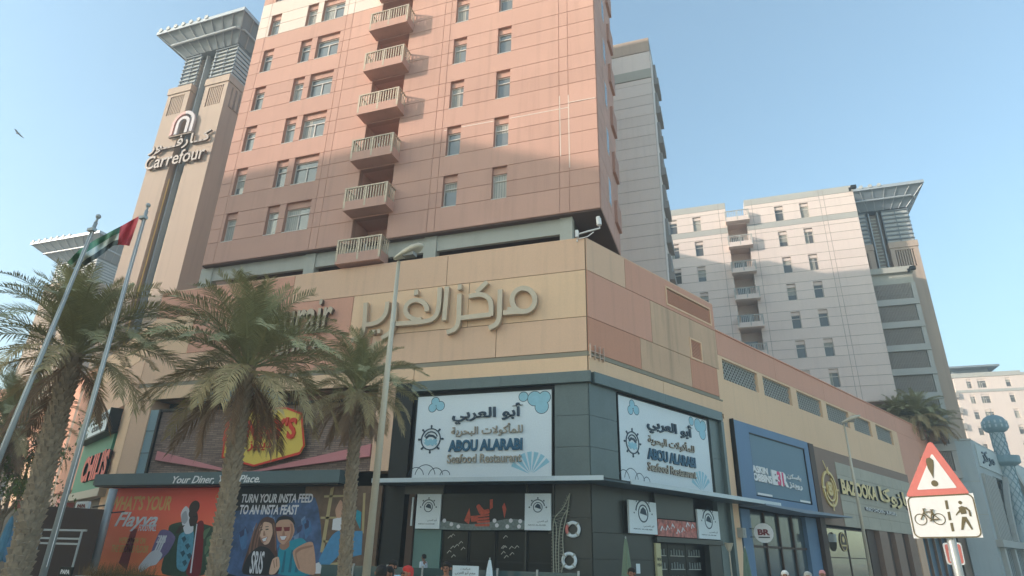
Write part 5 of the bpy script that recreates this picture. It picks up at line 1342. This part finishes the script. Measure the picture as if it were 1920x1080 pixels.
# ================================================================ FLAGPOLES AND FLAG
def pole(label, top, bot, r0, r1, fin):
    t = thing('flagpole', label, 'flagpole', tuple(bot), 'tall grey flagpoles on the left')
    q = MB(); q.tube([bot, bot.lerp(top, .5), top], [r0, (r0 + r1) / 2, r1], 14); q.build('mast', polem, t, smooth=True)
    d = (top - bot).normalized(); q = MB(); q.tube([top, top + d * .1], .03, 8); c = top + d * .17
    q.lathe([(.0, c.z - .07), (.05, c.z - .045), (.065, c.z), (.05, c.z + .045), (0.0, c.z + .07)], c.x, c.y, 12); q.build('finial', polem, t, smooth=True)
    q = MB(); q.box(top.x - .1, top.x + .1, top.y - .1, top.y + .02, top.z - .28, top.z - .2); q.build('truck', polem, t)
    q = MB(); q.lathe([(r0 * 1.9, bot.z), (r0 * 1.9, bot.z + .25), (r0 * 1.2, bot.z + .3)], bot.x, bot.y, 14); q.build('foot', polem, t)
    b2 = bot + Vector((.12, -.06, 1.2)); q = MB(); q.tube([b2, top + Vector((.06, -.05, -.3))], .008, 4); q.build('halyard', whitep, t)
    return t
pA = hy(180, 417, 10); pb = hy(0, 855, 10); d_ = (pb - pA) / (pA.z - pb.z); botA = pA + d_ * (pA.z + .1)
pole('leaning grey flagpole at the far left, in front of the flag', pA, botA, .075, .045, 1)
pB = hy(275, 395, 11); botB = Vector((hy(90, 1045, 11).x, 11, -.1))
pole('grey flagpole from which the flag hangs, nearer the middle palm', pB, botB, .075, .045, 1)
zf = lambda a, b: (a / 3, 360 + b / 3)
Ft = [(786, 133), (740, 158), (692, 186), (640, 212), (590, 240), (540, 266), (495, 294), (450, 322), (410, 360), (376, 398)]
Bt = [(728, 303), (702, 299), (672, 297), (636, 302), (600, 330), (565, 358), (535, 380), (500, 400), (465, 424), (430, 450)]
fo = thing('flag', 'limp flag with red hoist band and green, white and black stripes', 'flag', tuple(hy(262, 410, 11)))
def band(i0, i1, t0, t1, m, nm):
    q = MB(); nj = 6; g = {}
    def smp(P, s):
        i = min(int(s), len(P) - 2); f = s - i; return (P[i][0] + (P[i + 1][0] - P[i][0]) * f, P[i][1] + (P[i + 1][1] - P[i][1]) * f)
    ns = int((i1 - i0) * 4)
    for a in range(ns + 1):
        s = i0 + (i1 - i0) * a / ns; T_, B_ = smp(Ft, s), smp(Bt, s)
        for j in range(nj + 1):
            tt = t0 + (t1 - t0) * j / nj
            x, y = T_[0] + (B_[0] - T_[0]) * tt, T_[1] + (B_[1] - T_[1]) * tt
            g[a, j] = len(q.v); q.v.append(tuple(hy(*zf(x, y), 10.95 + .22 * math.sin(s * 1.5 + tt * 2.4) * min(1, s / 2) + .08 * math.sin(s * 3.7 - tt * 5))))
    for a in range(ns):
        for j in range(nj): q.f.append((g[a, j], g[a + 1, j], g[a + 1, j + 1], g[a, j + 1])); q.m.append(0)
    q.build(nm, m, fo, smooth=True)
flr = mat('flag_red', (204, 74, 78), .8, .05); 
band(0, 2.3, 0, 1, flr, 'red_band'); band(2.3, 9, 0, .36, mat('flag_green_hazed', (96, 146, 120), .8, .05), 'green_stripe'); band(2.3, 9, .36, .7, mat('flag_white', (216, 220, 214), .8, .05), 'white_stripe'); band(2.3, 9, .7, 1, mat('flag_black_hazed', (84, 94, 94), .8, .05), 'black_stripe')  # veil of haze mixed into the stripe colours: green paled, black greyed

# ================================================================ PALMS
def frond_mesh(L, a0, droop, seed, leaf=.52, width=.027, twist=0, m=None, hang=0.25, nl=72):
    rnd = random.Random(seed); v = []; f = []
    n = 22; P = []; Tn = []; x = z = yy = 0; bend = rnd.uniform(-.35, .35)
    for i in range(n + 1):
        s = i / n; a = R(a0 - droop * s ** 1.35); P.append(Vector((x, yy, z))); Tn.append(Vector((math.cos(a), bend * s * .5, math.sin(a))).normalized())
        x += math.cos(a) * L / n; z += math.sin(a) * L / n; yy += bend * s * L / n * .5
    def add(*pts): b = len(v); v.extend(tuple(p) for p in pts); f.append(tuple(range(b, b + len(pts))))
    for i in range(n):    # rachis: a three-sided tapering stem
        r0, r1 = .035 * (1 - i / n) + .006, .035 * (1 - (i + 1) / n) + .006
        S0 = Vector((0, 1, 0)); 
        for (da, db) in (((1, 0), (-1, 0)), ((-1, 0), (0, 1)), ((0, 1), (1, 0))):
            U0_ = Tn[i].cross(S0); 
            def pt(j, q_, r_): return P[j] + S0 * q_[0] * r_ + Tn[j].cross(S0) * (-q_[1]) * r_ * -1
            add(pt(i, da, r0), pt(i, db, r0), pt(i + 1, db, r1), pt(i + 1, da, r1))
    for k in range(nl):
        s = .14 + .86 * (k + rnd.random() * .6) / nl; i = min(int(s * n), n - 1); fr_ = s * n - i
        p = P[i].lerp(P[i + 1], fr_); T_ = Tn[i]; Nn = Vector((0, 1, 0)).cross(T_).normalized() * -1
        if Nn.z < 0 and abs(a0) < 95: Nn = -Nn if T_.x > 0 else Nn
        prof = min(1, s * 3.2) * (1 - .55 * max(0, s - .55) / .45); ll = leaf * prof * rnd.uniform(.85, 1.12)
        fa = R(rnd.uniform(38, 56) * (1 - .45 * s))
        for sd in (1, -1):
            up = R(rnd.uniform(8, 34)); D0 = (T_ * math.cos(R(90) - fa + R(0)) * 1.0)
            D = (T_ * math.sin(R(90) - fa) * .75 + Vector((0, 1, 0)) * sd * math.cos(R(35)) + Nn * math.sin(up)).normalized()
            g = Vector((0, 0, -1)) * hang * ll * rnd.uniform(.5, 1.5)
            W_ = (T_ - D * T_.dot(D)).normalized() * width / 2 * rnd.uniform(.8, 1.2)
            m1 = p + D * ll * .5 + g * .3; m2 = p + D * ll + g
            add(p - W_ * .5, p + W_ * .5, m1 + W_, m1 - W_); add(m1 - W_, m1 + W_, m2)
    me = bpy.data.meshes.new('frond'); me.from_pydata(v, [], f); me.materials.append(m); me.update(); return me
FRD = {}
for nm, a0, dr, L, m, hg, lf in (('up', 84, 58, 2.7, leafm, .12, .56), ('mid', 60, 80, 3.1, leafm, .22, .6), ('low', 32, 74, 3.15, leafm, .3, .6), ('hang', 2, 78, 3.0, leafd, .6, .55), ('dead', -42, 46, 2.4, leafdead, 1.0, .4)):
    FRD[nm] = [frond_mesh(L * q_, a0, dr + 8 * i - 8, 11 * i + len(nm), m=m, hang=hg, leaf=lf) for i, q_ in enumerate((1.0, .92, 1.06))]
def palm(label, x, y, zc, rt, scale=1.0, counts=(14, 18, 17, 13, 8), lean=(0, 0), seed=1, z0=-.1, group=None, scales=True, name='date_palm'):
    rnd = random.Random(seed); t = thing(name, label, 'palm tree', (x - lean[0], y - lean[1], z0), group)
    hgt = zc - z0; ax = lambda s: (x - lean[0] * (1 - s), y - lean[1] * (1 - s))
    q = MB(); n = 14; q.tube([(ax(i / n)[0], ax(i / n)[1], z0 + (hgt - .15) * i / n) for i in range(n + 1)], [rt * (.86 if i else 1.1) * (1 - .18 * i / n) for i in range(n + 1)], 12); q.build('trunk', trunkm, t, smooth=True)
    if scales:
        q = MB(); rows_ = int(hgt / .15)
        for j in range(rows_):
            s = j / rows_; cx, cy = ax(s); z = z0 + hgt * s; r_ = rt * .84 * (1 - .18 * s)
            for k in range(9):
                a_ = 2 * math.pi * (k + .5 * (j % 2)) / 9 + rnd.uniform(-.12, .12); c, s_ = math.cos(a_), math.sin(a_); w_ = r_ * .36 * rnd.uniform(.75, 1.15); o_ = rt * rnd.uniform(.14, .34)
                B = Vector((cx + c * r_ * .96, cy + s_ * r_ * .96, z)); Sd = Vector((-s_, c, 0)) * w_; O_ = Vector((c, s_, 0)) * o_; h_ = .17 * rnd.uniform(.8, 1.3)
                p = [B - Sd, B + Sd, B + Sd * .6 + O_ + Vector((0, 0, h_)), B - Sd * .6 + O_ + Vector((0, 0, h_)), B + Vector((0, 0, h_ * 1.1)) - Sd * .6, B + Vector((0, 0, h_ * 1.1)) + Sd * .6]
                b = len(q.v); q.v += [tuple(i_) for i_ in p]
                for f_ in ((0, 1, 2, 3), (3, 2, 5, 4), (0, 3, 4), (1, 5, 2)): q.f.append(tuple(b + i_ for i_ in f_)); q.m.append(0)
        q.build('leaf_scars', trunkm, t, kind='stuff')
    root = Vector((x, y, zc)) - t.location
    for (nm, cnt) in zip(('up', 'mid', 'low', 'hang', 'dead'), counts):
        for k in range(cnt):
            az = 2 * math.pi * (k + rnd.uniform(-.35, .35)) / max(cnt, 1) + len(nm)
            o = bpy.data.objects.new('frond', rnd.choice(FRD[nm])); o.parent = t
            dz = {'up': .25, 'mid': .12, 'low': 0, 'hang': -.15, 'dead': -.35}[nm]
            o.location = root + Vector((math.cos(az) * rt * .5, math.sin(az) * rt * .5, dz * scale))
            o.rotation_euler = (rnd.uniform(-.25, .25), rnd.uniform(-.16, .16), az); s = scale * rnd.uniform(.86, 1.08); o.scale = (s, s, s)
            COL.objects.link(o)
    return t
c2 = hy(464, 690, 15); c3 = hy(672, 734, 20); c1 = hy(138, 664, 12); c0 = hy(15, 800, 20)
b2 = hy(415, 1040, 15); b3 = hy(650, 1050, 20); b1 = hy(48, 1030, 12)
palm('largest date palm with its full crown before the diner sign', c2.x, 15, c2.z, .285, 1.05, counts=(16, 20, 20, 14, 9), lean=(c2.x - b2.x, 0), seed=4)
palm('smaller date palm just left of the tall street lamp', c3.x, 20, c3.z, .25, .84, counts=(13, 16, 16, 12, 11), lean=(c3.x - b3.x, 0), seed=9)
palm('date palm with a thick trunk behind the two flagpoles', c1.x, 12, c1.z, .31, .95, counts=(17, 20, 18, 12, 5), lean=(c1.x - b1.x, 0), seed=15)
palm('date palm at the left edge, mostly out of the picture', c0.x, 20, c0.z, .36, .95, seed=22)
for k, (px_, py_, sc_) in enumerate(((1720, 778, 1.0), (1684, 780, .85), (1748, 798, .85), (1702, 806, .85))):
    Yk = 76.0 + .5 * k; c = hy(px_, py_, Yk)
    palm(['tallest roof-terrace palm against the grey tower', 'roof-terrace palm under the corner of the pale block', 'roof-terrace palm farthest right, by the grey tower edge', 'low roof-terrace palm just above the mall parapet'][k], c.x, Yk, c.z, .3, sc_, counts=(12, 18, 14, 14, 4), seed=30 + k, z0=13.5, scales=False, group='palms on the mall roof terrace')
# leafy tree at the far left, sunlit
def leafy(label, x, y, z, r_, m, seed, n=1500, name='street_tree'):
    rnd = random.Random(seed); t = thing(name, label, 'tree', (x, y, -.1))
    q = MB(); q.tube([(x, y, -.1), (x + .05, y, z * .5), (x, y, z)], [.14, .1, .05], 8)
    for k in range(6):
        a_ = k * 1.05; q.tube([(x, y, z * .6), (x + math.cos(a_) * r_ * .6, y + math.sin(a_) * r_ * .6, z + .3 * math.sin(k * 2.1) * r_)], [.05, .02], 5)
    q.build('trunk', trunkm, t)
    q = MB(); cl = [(rnd.gauss(0, r_ * .5), rnd.gauss(0, r_ * .5), rnd.gauss(0, r_ * .45)) for _ in range(26)]
    for k in range(n):
        c = rnd.choice(cl); p = Vector((x + c[0] + rnd.gauss(0, r_ * .17), y + c[1] + rnd.gauss(0, r_ * .17), z + c[2] + rnd.gauss(0, r_ * .15)))
        d = Vector((rnd.uniform(-1, 1), rnd.uniform(-1, 1), rnd.uniform(-1, 1))).normalized(); e = d.cross(Vector((0, 0, 1))).normalized(); l = rnd.uniform(.07, .13)
        q.quad(p - d * l, p + e * l * .4, p + d * l, p - e * l * .4)
    q.build('crown', m, t, kind='stuff')
tg = mat('tree_leaf', (112, 122, 62), .6, .25, 3)
p = hy(25, 905, 21); leafy('yellow-green leafy tree at the far left above the kiosk', p.x, 21, p.z, 1.7, tg, 5, 2600)
p = hy(60, 850, 24); leafy('darker leafy tree behind the left palm trunk', p.x, 24, p.z, 1.5, mat('tree_leaf_dark', (84, 92, 58), .6, .25, 3), 6, 2000)

# ================================================================ SMALL THINGS ON AND AROUND THE RESTAURANT
def liferings():
    for (u, z, lb) in ((-6.78, 2.64, 'upper white and red life ring on the dark granite corner'), (-6.95, 1.42, 'lower white life ring on the dark granite corner')):
        t = thing('life_ring', lb, 'life ring', (u, 27.85, z), 'life rings on the granite corner'); R0, r0 = .27, .07; n = 24
        for seg in range(4):
            q = MB(); nn = 6; a0 = seg * 90 + 45
            for i in range(nn + 1):
                a_ = R(a0 + 6 + 78 * i / nn)
                for k in range(8):
                    b_ = 2 * math.pi * k / 8; rr_ = R0 + r0 * math.cos(b_); q.v.append((u + rr_ * math.cos(a_), 27.85 + r0 * math.sin(b_), z + rr_ * math.sin(a_)))
            for i in range(nn):
                for k in range(8): q.f.append((i * 8 + k, i * 8 + (k + 1) % 8, (i + 1) * 8 + (k + 1) % 8, (i + 1) * 8 + k)); q.m.append(0)
            q.build('ring_segment', redp if (seg == 1 and z > 2) else signw, t, smooth=True)
            q = MB(); a_ = R(a0); q.tube([(u + (R0 - .085) * math.cos(a_), 27.85, z + (R0 - .085) * math.sin(a_)), (u + (R0 + .085) * math.cos(a_), 27.85, z + (R0 + .085) * math.sin(a_))], .06, 6); q.build('band', grey, t)
liferings()
t = thing('fishing_net', 'pale fishing net draped down the granite left of the life rings', 'net', (-7.3, 27.8, 4))
netm = mat('net_cord', (168, 166, 148), .9, .1)
zhp = lambda a, b: F28.px(680 + a / 4.571, 880 + b / 4.571, .2)
q = MB()
for pts in ([(1775, 205), (1720, 330), (1640, 430), (1632, 600), (1640, 910)], [(1775, 210), (1750, 380), (1715, 560), (1720, 760), (1700, 900)], [(1640, 430), (1660, 500), (1655, 700), (1660, 905)], [(1750, 350), (1700, 450), (1680, 640), (1680, 900)]):
    pp = curve_pts(pts, 4); q.tube([F28.P(*(lambda r: (r[0], .2, r[1]))(zhp(*p_))) for p_ in pp], .022, 5)
q.build('rope', netm, t)
q = MB()
for k in range(26):
    z0_ = 4.0 - k * .13; a_, b_ = (-7.05 - .012 * k * 4, -6.9) if k < 6 else (-7.62, -7.2)
    q.tube([F28.P(a_ - (.02 * k if k < 12 else .1), .16, z0_ - .1), F28.P(b_, .18, z0_)], .006, 3); q.tube([F28.P(a_ - (.02 * k if k < 12 else .1), .16, z0_), F28.P(b_, .18, z0_ - .14)], .006, 3)
q.build('mesh_cords', netm, t, kind='stuff')
t = thing('security_camera', 'white security camera on a bent bracket above the podium corner parapet', 'camera', (-6.3, 27.9, 16.4))
z5 = lambda a, b: (780 + a / 3.856, 260 + b / 3.856)
h5 = lambda a, b: hy(*z5(a, b), 27.9)
q = MB(); q.tube([h5(1165, 745), h5(1165, 692), h5(1250, 668), h5(1328, 648), h5(1333, 600)], .045, 8); q.tube([h5(1175, 725), h5(1240, 708), h5(1285, 675)], .03, 6); q.build('bracket', whitep, t)
a, b = h5(1325, 625), h5(1318, 568); q = MB(); q.tube([a, b], .13, 10); q.build('housing', whitep, t); q = MB(); q.tube([h5(1322, 575), h5(1334, 566)], [.1, .09], 10); q.build('lens', black, t)
q = MB(); q.box(-6.45, -6.3, 27.8, 27.98, 16.52, 16.9); q.build('mount_box', whitep, t)
for (px_, py_, Yk, lb) in ((1601, 351, 76.5, 'small dark security camera on the roof corner of the pale block'), (1712, 503, 77.8, 'small security camera on the louvred wing roof corner')):
    p = hy(px_, py_, Yk); t = thing('security_camera', lb, 'camera', tuple(p)); q = MB(); q.box(p.x - .35, p.x + .25, Yk - .2, Yk + .2, p.z - .15, p.z + .25); q.box(p.x - .6, p.x - .352, Yk - .05, Yk + .05, p.z - .45, p.z + .02); q.build('housing', black, t)
for k, (u, o_, z_) in enumerate(((12.75, .18, 3.0), (23.85, .8, 3.1))):
    p = FR.P(u, o_ + .02, z_); t = thing('alarm_box', ['small beige alarm box on the pier left of the blue shop', 'small white box on the brown shop edge'][k], 'box', tuple(p)); q = MB(); q.box(u - .2, u + .2, o_ - .15, o_ + .2, z_ - .25, z_ + .25, FR); q.box(u - .1, u + .1, o_ + .201, o_ + .25, z_ - .15, z_ + .15, FR); q.build('case', pale_g, t)
q = MB(); q.box(12.1, 13.0, -.3, .05, 0, 9.24, FR); q.build('pier', tanl, T)
# closed parasols and floor torch by the side entrance
def parasol(label, x, y, h, m):
    t = thing('closed_parasol', label, 'parasol', (x, y, 0)); q = MB()
    n = 8; prof = [(.04, h), (.09, h - .25), (.17, h - .9), (.24, h - 1.5), (.2, h - 1.75)]; b = len(q.v)
    for r_, z in prof:
        for k in range(n * 2):
            a_ = math.pi * k / n; rr_ = r_ * (1 if k % 2 else .62); q.v.append((x + rr_ * math.cos(a_), y + rr_ * math.sin(a_), z))
    for i in range(len(prof) - 1):
        for k in range(n * 2): k2 = (k + 1) % (n * 2); q.f.append((i * n * 2 + k, i * n * 2 + k2, (i + 1) * n * 2 + k2, (i + 1) * n * 2 + k)); q.m.append(0)
    q.build('canopy', m, t); q = MB(); q.tube([(x, y, 0), (x, y, h + .08)], .025, 6); q.lathe([(.25, 0), (.25, .06), (.05, .1)], x, y, 12); q.build('pole', polem, t)
for i, (x_, y_, Yk, m_, lb) in enumerate(((1173, 1010, 27, mat('parasol_green', (120, 134, 112), .85, .15, 3), 'closed grey-green parasol at the left of the side entrance'), (1396, 1028, 33, mat('parasol_sage', (110, 128, 112), .85, .15, 3), 'closed sage parasol before the blue shop pier'), (918, 1062, 22, signw, 'closed white parasol in front of the restaurant doors'))):
    p = hy(x_, y_, Yk); parasol(lb, p.x, Yk, max(p.z, 1.4), m_)
p = hy(1366, 1018, 31); t = thing('floor_torch', 'pale floor torch with a flared top beside the dark fin', 'torch', (p.x, 31, 0))
q = MB(); q.lathe([(.03, 0), (.03, p.z - .35), (.08, p.z - .3), (.2, p.z), (.17, p.z)], p.x, 31, 10); q.build('torch_body', tbeige, t)
for (x0, x1, y0, Yk, lb, m_) in ((850, 898, 1060, 22, 'white notice board with Arabic writing at the restaurant entrance', signw),):
    a, b = hy(x0, y0, Yk), hy(x1, y0, Yk); t = thing('notice_board', lb, 'sign', ((a.x + b.x) / 2, Yk, 0)); f = Fr(0, Yk, 0)
    q = MB(); q.box(a.x, b.x, 0, .05, .5, a.z, f); q.build('board', m_, t); q = MB(); q.tube([(a.x + .1, Yk, 0), (a.x + .1, Yk, .6)], .02, 5); q.tube([(b.x - .1, Yk, 0), (b.x - .1, Yk, .6)], .02, 5); q.build('leg', black, t)
    text(t, ar('مطعم أبو العربي'.replace('ط', '')), f, a.x + .1, b.x - .1, a.z - .3, a.z - .16, .051, .005, black); text(t, ar('للمأكولات'), f, a.x + .3, b.x - .3, a.z - .14, a.z - .06, .051, .005, black)
# planter with dry grass in front of the red hoarding
p = hy(205, 1062, 14); t = thing('grass_planter', 'low planter of dry brown grass in front of the red hoarding', 'planter', (p.x, 14, 0))
q = MB(); q.box(p.x - .9, p.x + 1.6, 13.8, 14.2, 0, p.z - .25); q.build('box', pale_g, t)
q = MB()
for k in range(700):
    x = p.x + random.uniform(-.85, 1.5); y = random.uniform(13.82, 14.18); h = random.uniform(.18, .42); dx = random.gauss(0, .1); q.quad((x - .006, y, p.z - .26), (x + .006, y, p.z - .26), (x + dx, y + random.gauss(0, .06), p.z - .26 + h))
q.build('grass', mat('dry_grass', (120, 96, 62), .9, .3, 5), t, kind='stuff')
# hedge-green planter and grill glass fence along the restaurant terrace
t = thing('terrace_fence', 'low dark glass fence along the restaurant terrace', 'fence', (-11, 23.5, 0))
for k in range(7):
    u = -16 + k * 1.5; q = MB(); q.box(u, u + 1.42, 23.5, 23.53, .1, 1.05); q.build('glass_panel', glassmat('fence_glass', (60, 84, 84)), t); q = MB(); q.box(u + 1.43, u + 1.49, 23.47, 23.55, 0, 1.12); q.build('post', pale_g, t)

# bird
p = hy(33, 250, 60); t = thing('bird', 'small dark bird gliding in the sky at the left', 'bird', tuple(p))
q = MB(); q.tube([p + Vector((-.45, 0, .05)), p + Vector((-.1, 0, .02)), p + Vector((.25, .0, 0)), p + Vector((.5, 0, -.02))], [.03, .13, .12, .03], 8); bo = q.build('body', hair, t, smooth=True)
for s in (1, -1):
    q = MB(); a = p + Vector((0, .05 * s, .05)); q.quad(a + Vector((-.2, 0, 0)), a + Vector((.3, 0, 0)), a + Vector((.45, .55 * s, .2 if s < 0 else -.35)), a + Vector((.1, .6 * s, .2 if s < 0 else -.35))); q.quad(a + Vector((.1, .6 * s, .2 if s < 0 else -.35)), a + Vector((.45, .55 * s, .2 if s < 0 else -.35)), a + Vector((.6, 1.0 * s, .1 if s < 0 else -.6))); q.build('wing', hair, t)

# ================================================================ PEOPLE
def skinmesh(name, V, E, Rd, m, parent, root=0, sub=1):
    me = bpy.data.meshes.new(name); me.from_pydata([tuple(v) for v in V], E, []); me.materials.append(m)
    me.skin_vertices.new() if hasattr(me.skin_vertices, 'new') else None
    o = bpy.data.objects.new(name, me); COL.objects.link(o); o.parent = parent
    md = o.modifiers.new('skin', 'SKIN'); md.use_smooth_shade = True
    if not me.skin_vertices: 
        return o
    for i, r_ in enumerate(Rd): 
        me.skin_vertices[0].data[i].radius = (r_ if isinstance(r_, tuple) else (r_, r_))
    me.skin_vertices[0].data[root].use_root = True
    if sub: s = o.modifiers.new('sub', 'SUBSURF'); s.levels = sub; s.render_levels = sub
    return o
def person(label, x, y, h, rz, shirt, trou, hat=None, hairm=hair, z0=-.13):
    t = thing('person', label, 'person', (x, y, z0), rz=rz); k = h / 1.72
    S = lambda *p: Vector(p) * k
    V = [S(0, 0, .95), S(0, 0, 1.15), S(0, 0, 1.38), S(0, 0, 1.46), S(0, .01, 1.53), S(0, .02, 1.6), S(0, .02, 1.66)]; E = [(i, i + 1) for i in range(6)]
    Rd = [(.15, .11), (.13, .1), (.15, .1), .055, .06, .088, .075]
    for s in (1, -1):
        b = len(V); V += [S(.19 * s, 0, 1.4), S(.23 * s, -.02, 1.13), S(.24 * s, .05, .88), S(.24 * s, .07, .8)]; E += [(2, b), (b, b + 1), (b + 1, b + 2), (b + 2, b + 3)]; Rd += [.055, .042, .03, .032]
        for j, (dx, l) in enumerate(((-.03, .07), (-.012, .085), (.008, .09), (.026, .08))):
            c = len(V); V += [S((.24) * s + dx * .5, .07 + dx, .76), S(.24 * s + dx * .5, .085 + dx, .76 - l * .6), S(.24 * s + dx * .5, .1 + dx, .76 - l)]; E += [(b + 3, c), (c, c + 1), (c + 1, c + 2)]; Rd += [.011, .009, .008]
        c = len(V); V += [S(.22 * s, .1, .79), S(.21 * s, .12, .74)]; E += [(b + 3, c), (c, c + 1)]; Rd += [.012, .009]
        b = len(V); V += [S(.09 * s, 0, .88), S(.1 * s, .02, .48), S(.1 * s, 0, .09), S(.1 * s, .14, .03)]; E += [(0, b), (b, b + 1), (b + 1, b + 2), (b + 2, b + 3)]; Rd += [.085, .055, .04, .04]
    skinmesh('body', V, E, [tuple(a * k for a in r_) if isinstance(r_, tuple) else r_ * k for r_ in Rd], skin, t)
    V = [S(0, 0, .9), S(0, 0, 1.15), S(0, 0, 1.38), S(0, 0, 1.44)]; E = [(0, 1), (1, 2), (2, 3)]; Rd = [(.175, .13), (.16, .12), (.17, .12), (.08, .075)]
    for s in (1, -1): b = len(V); V += [S(.19 * s, 0, 1.4), S(.225 * s, -.02, 1.14)]; E += [(2, b), (b, b + 1)]; Rd += [.075, .065]
    skinmesh('shirt', V, E, [tuple(a * k for a in r_) if isinstance(r_, tuple) else r_ * k for r_ in Rd], shirt, t)
    V = [S(0, 0, .93)]; E = []; Rd = [(.17, .125)]
    for s in (1, -1): b = len(V); V += [S(.09 * s, 0, .86), S(.1 * s, .02, .48), S(.1 * s, 0, .1)]; E += [(0, b), (b, b + 1), (b + 1, b + 2)]; Rd += [.1, .075, .06]
    skinmesh('trousers', V, E, [tuple(a * k for a in r_) if isinstance(r_, tuple) else r_ * k for r_ in Rd], trou, t)
    q = MB(); pr = [(.102, 1.56), (.108, 1.62), (.1, 1.69), (.06, 1.735), (.01, 1.75)]; b = 0; n = 14
    for r_, z in pr:
        for i in range(n):
            a_ = 2 * math.pi * i / n; f = 1.12 if math.sin(a_) < 0 else (1.0 if z > 1.64 else .35); q.v.append(tuple(S(r_ * math.cos(a_), -.0 + r_ * math.sin(a_) * f, z)))
    for j in range(len(pr) - 1):
        for i in range(n): i2 = (i + 1) % n; q.f.append((j * n + i, j * n + i2, (j + 1) * n + i2, (j + 1) * n + i)); q.m.append(0)
    q.f.append(tuple((len(pr) - 1) * n + i for i in range(n))); q.m.append(0)
    o = bpy.data.objects.new('hat' if hat else 'hair', q.mesh('hair', hat or hairm, smooth=True)); COL.objects.link(o); o.parent = t
    q = MB(); q.tube([S(0, .09, 1.6), S(0, .125, 1.57)], [.012 * k, .018 * k], 6)
    for s in (1, -1): q.tube([S(.1 * s, .02, 1.58), S(.105 * s, .02, 1.63)], .02 * k, 6)
    o = bpy.data.objects.new('nose_and_ears', q.mesh('nose_and_ears', skin)); COL.objects.link(o); o.parent = t
    q = MB()
    for s in (1, -1): q.tube([S(.035 * s, .088, 1.615), S(.035 * s, .112, 1.615)], .013 * k, 6)
    q.tube([S(-.03, .1, 1.545), S(.03, .1, 1.545)], .006 * k, 4)
    o = bpy.data.objects.new('eyes_and_mouth', q.mesh('eyes_and_mouth', hair)); COL.objects.link(o); o.parent = t
    return t
cw = mat('cloth_white', (206, 212, 220), .9, .06, 6); cr = mat('cloth_red', (190, 60, 56), .9, .08, 6); ct = mat('cloth_teal', (40, 98, 98), .9, .08, 6); cg = mat('cloth_grey', (188, 176, 182), .9, .08, 6); cd = mat('cloth_dark', (44, 46, 54), .9, .08, 6); cp = mat('cloth_pink', (214, 150, 150), .9, .08, 6); cb = mat('cloth_pale_blue', (160, 186, 204), .9, .08, 6)
def put(px_, py_, h, label, rz, sh, tr, **k):
    r = MR @ Vector((px_ - 960, py_ - 540, FOC)); z = h - .13
    Y = None
    if r.z < 0: Y = (z - 1.6) * r.y / r.z
    Y = min(max(Y or 18, 6), 26); p = hy(px_, py_, Y); person(label, p.x, Y, p.z + .13, rz, sh, tr, **k)
put(795, 1040, 1.6, 'man in a white shirt with dark hair before the pale green panel', 1.4, cw, cd)
put(716, 1062, 1.5, 'person with dark hair and a dark top at the foot of the lamp post', .4, cd, cd)
put(729, 1064, 1.48, 'person with dark hair and a teal top beside the lamp post', 2.9, ct, cd)
put(765, 1063, 1.5, 'person in a red shirt and red cap between the lamp and the green panel', 2.6, cr, cd, hat=cr)
put(737, 1052, 1.55, 'person in a pale blue shirt behind the others near the lamp post', 3.0, cb, cd)
put(838, 1055, 1.55, 'person in a pale pinkish shirt left of the notice board', 3.3, cg, cd)
put(1184, 1066, 1.5, 'dark-haired person at the left edge of the side entrance', 2.8, cg, cd)
put(1471, 1071, 1.5, 'person in a white cap before the blue shop windows', 3.1, cw, cd, hat=whitep)
put(1541, 1070, 1.5, 'person in a pink top at the brown shop edge', 2.9, cp, cd, hat=cp)
put(1514, 1073, 1.5, 'person in a grey cap between the blue and brown shops', 3.1, cg, cd, hat=pale_g)

# ================================================================ HAZE
HAZE = 0.0021
mb = MB(); mb.box(-420, 420, -300, 460, -1.2, 100)
m = bpy.data.materials.new('haze_air'); m.use_nodes = True; n = m.node_tree; n.nodes.clear()
vo = n.nodes.new('ShaderNodeVolumePrincipled'); vo.inputs['Density'].default_value = HAZE; vo.inputs['Color'].default_value = (.90, .96, 1, 1); vo.inputs['Anisotropy'].default_value = .1
oo = n.nodes.new('ShaderNodeOutputMaterial'); n.links.new(vo.outputs[0], oo.inputs['Volume'])
o = mb.build('haze', m, kind='stuff')
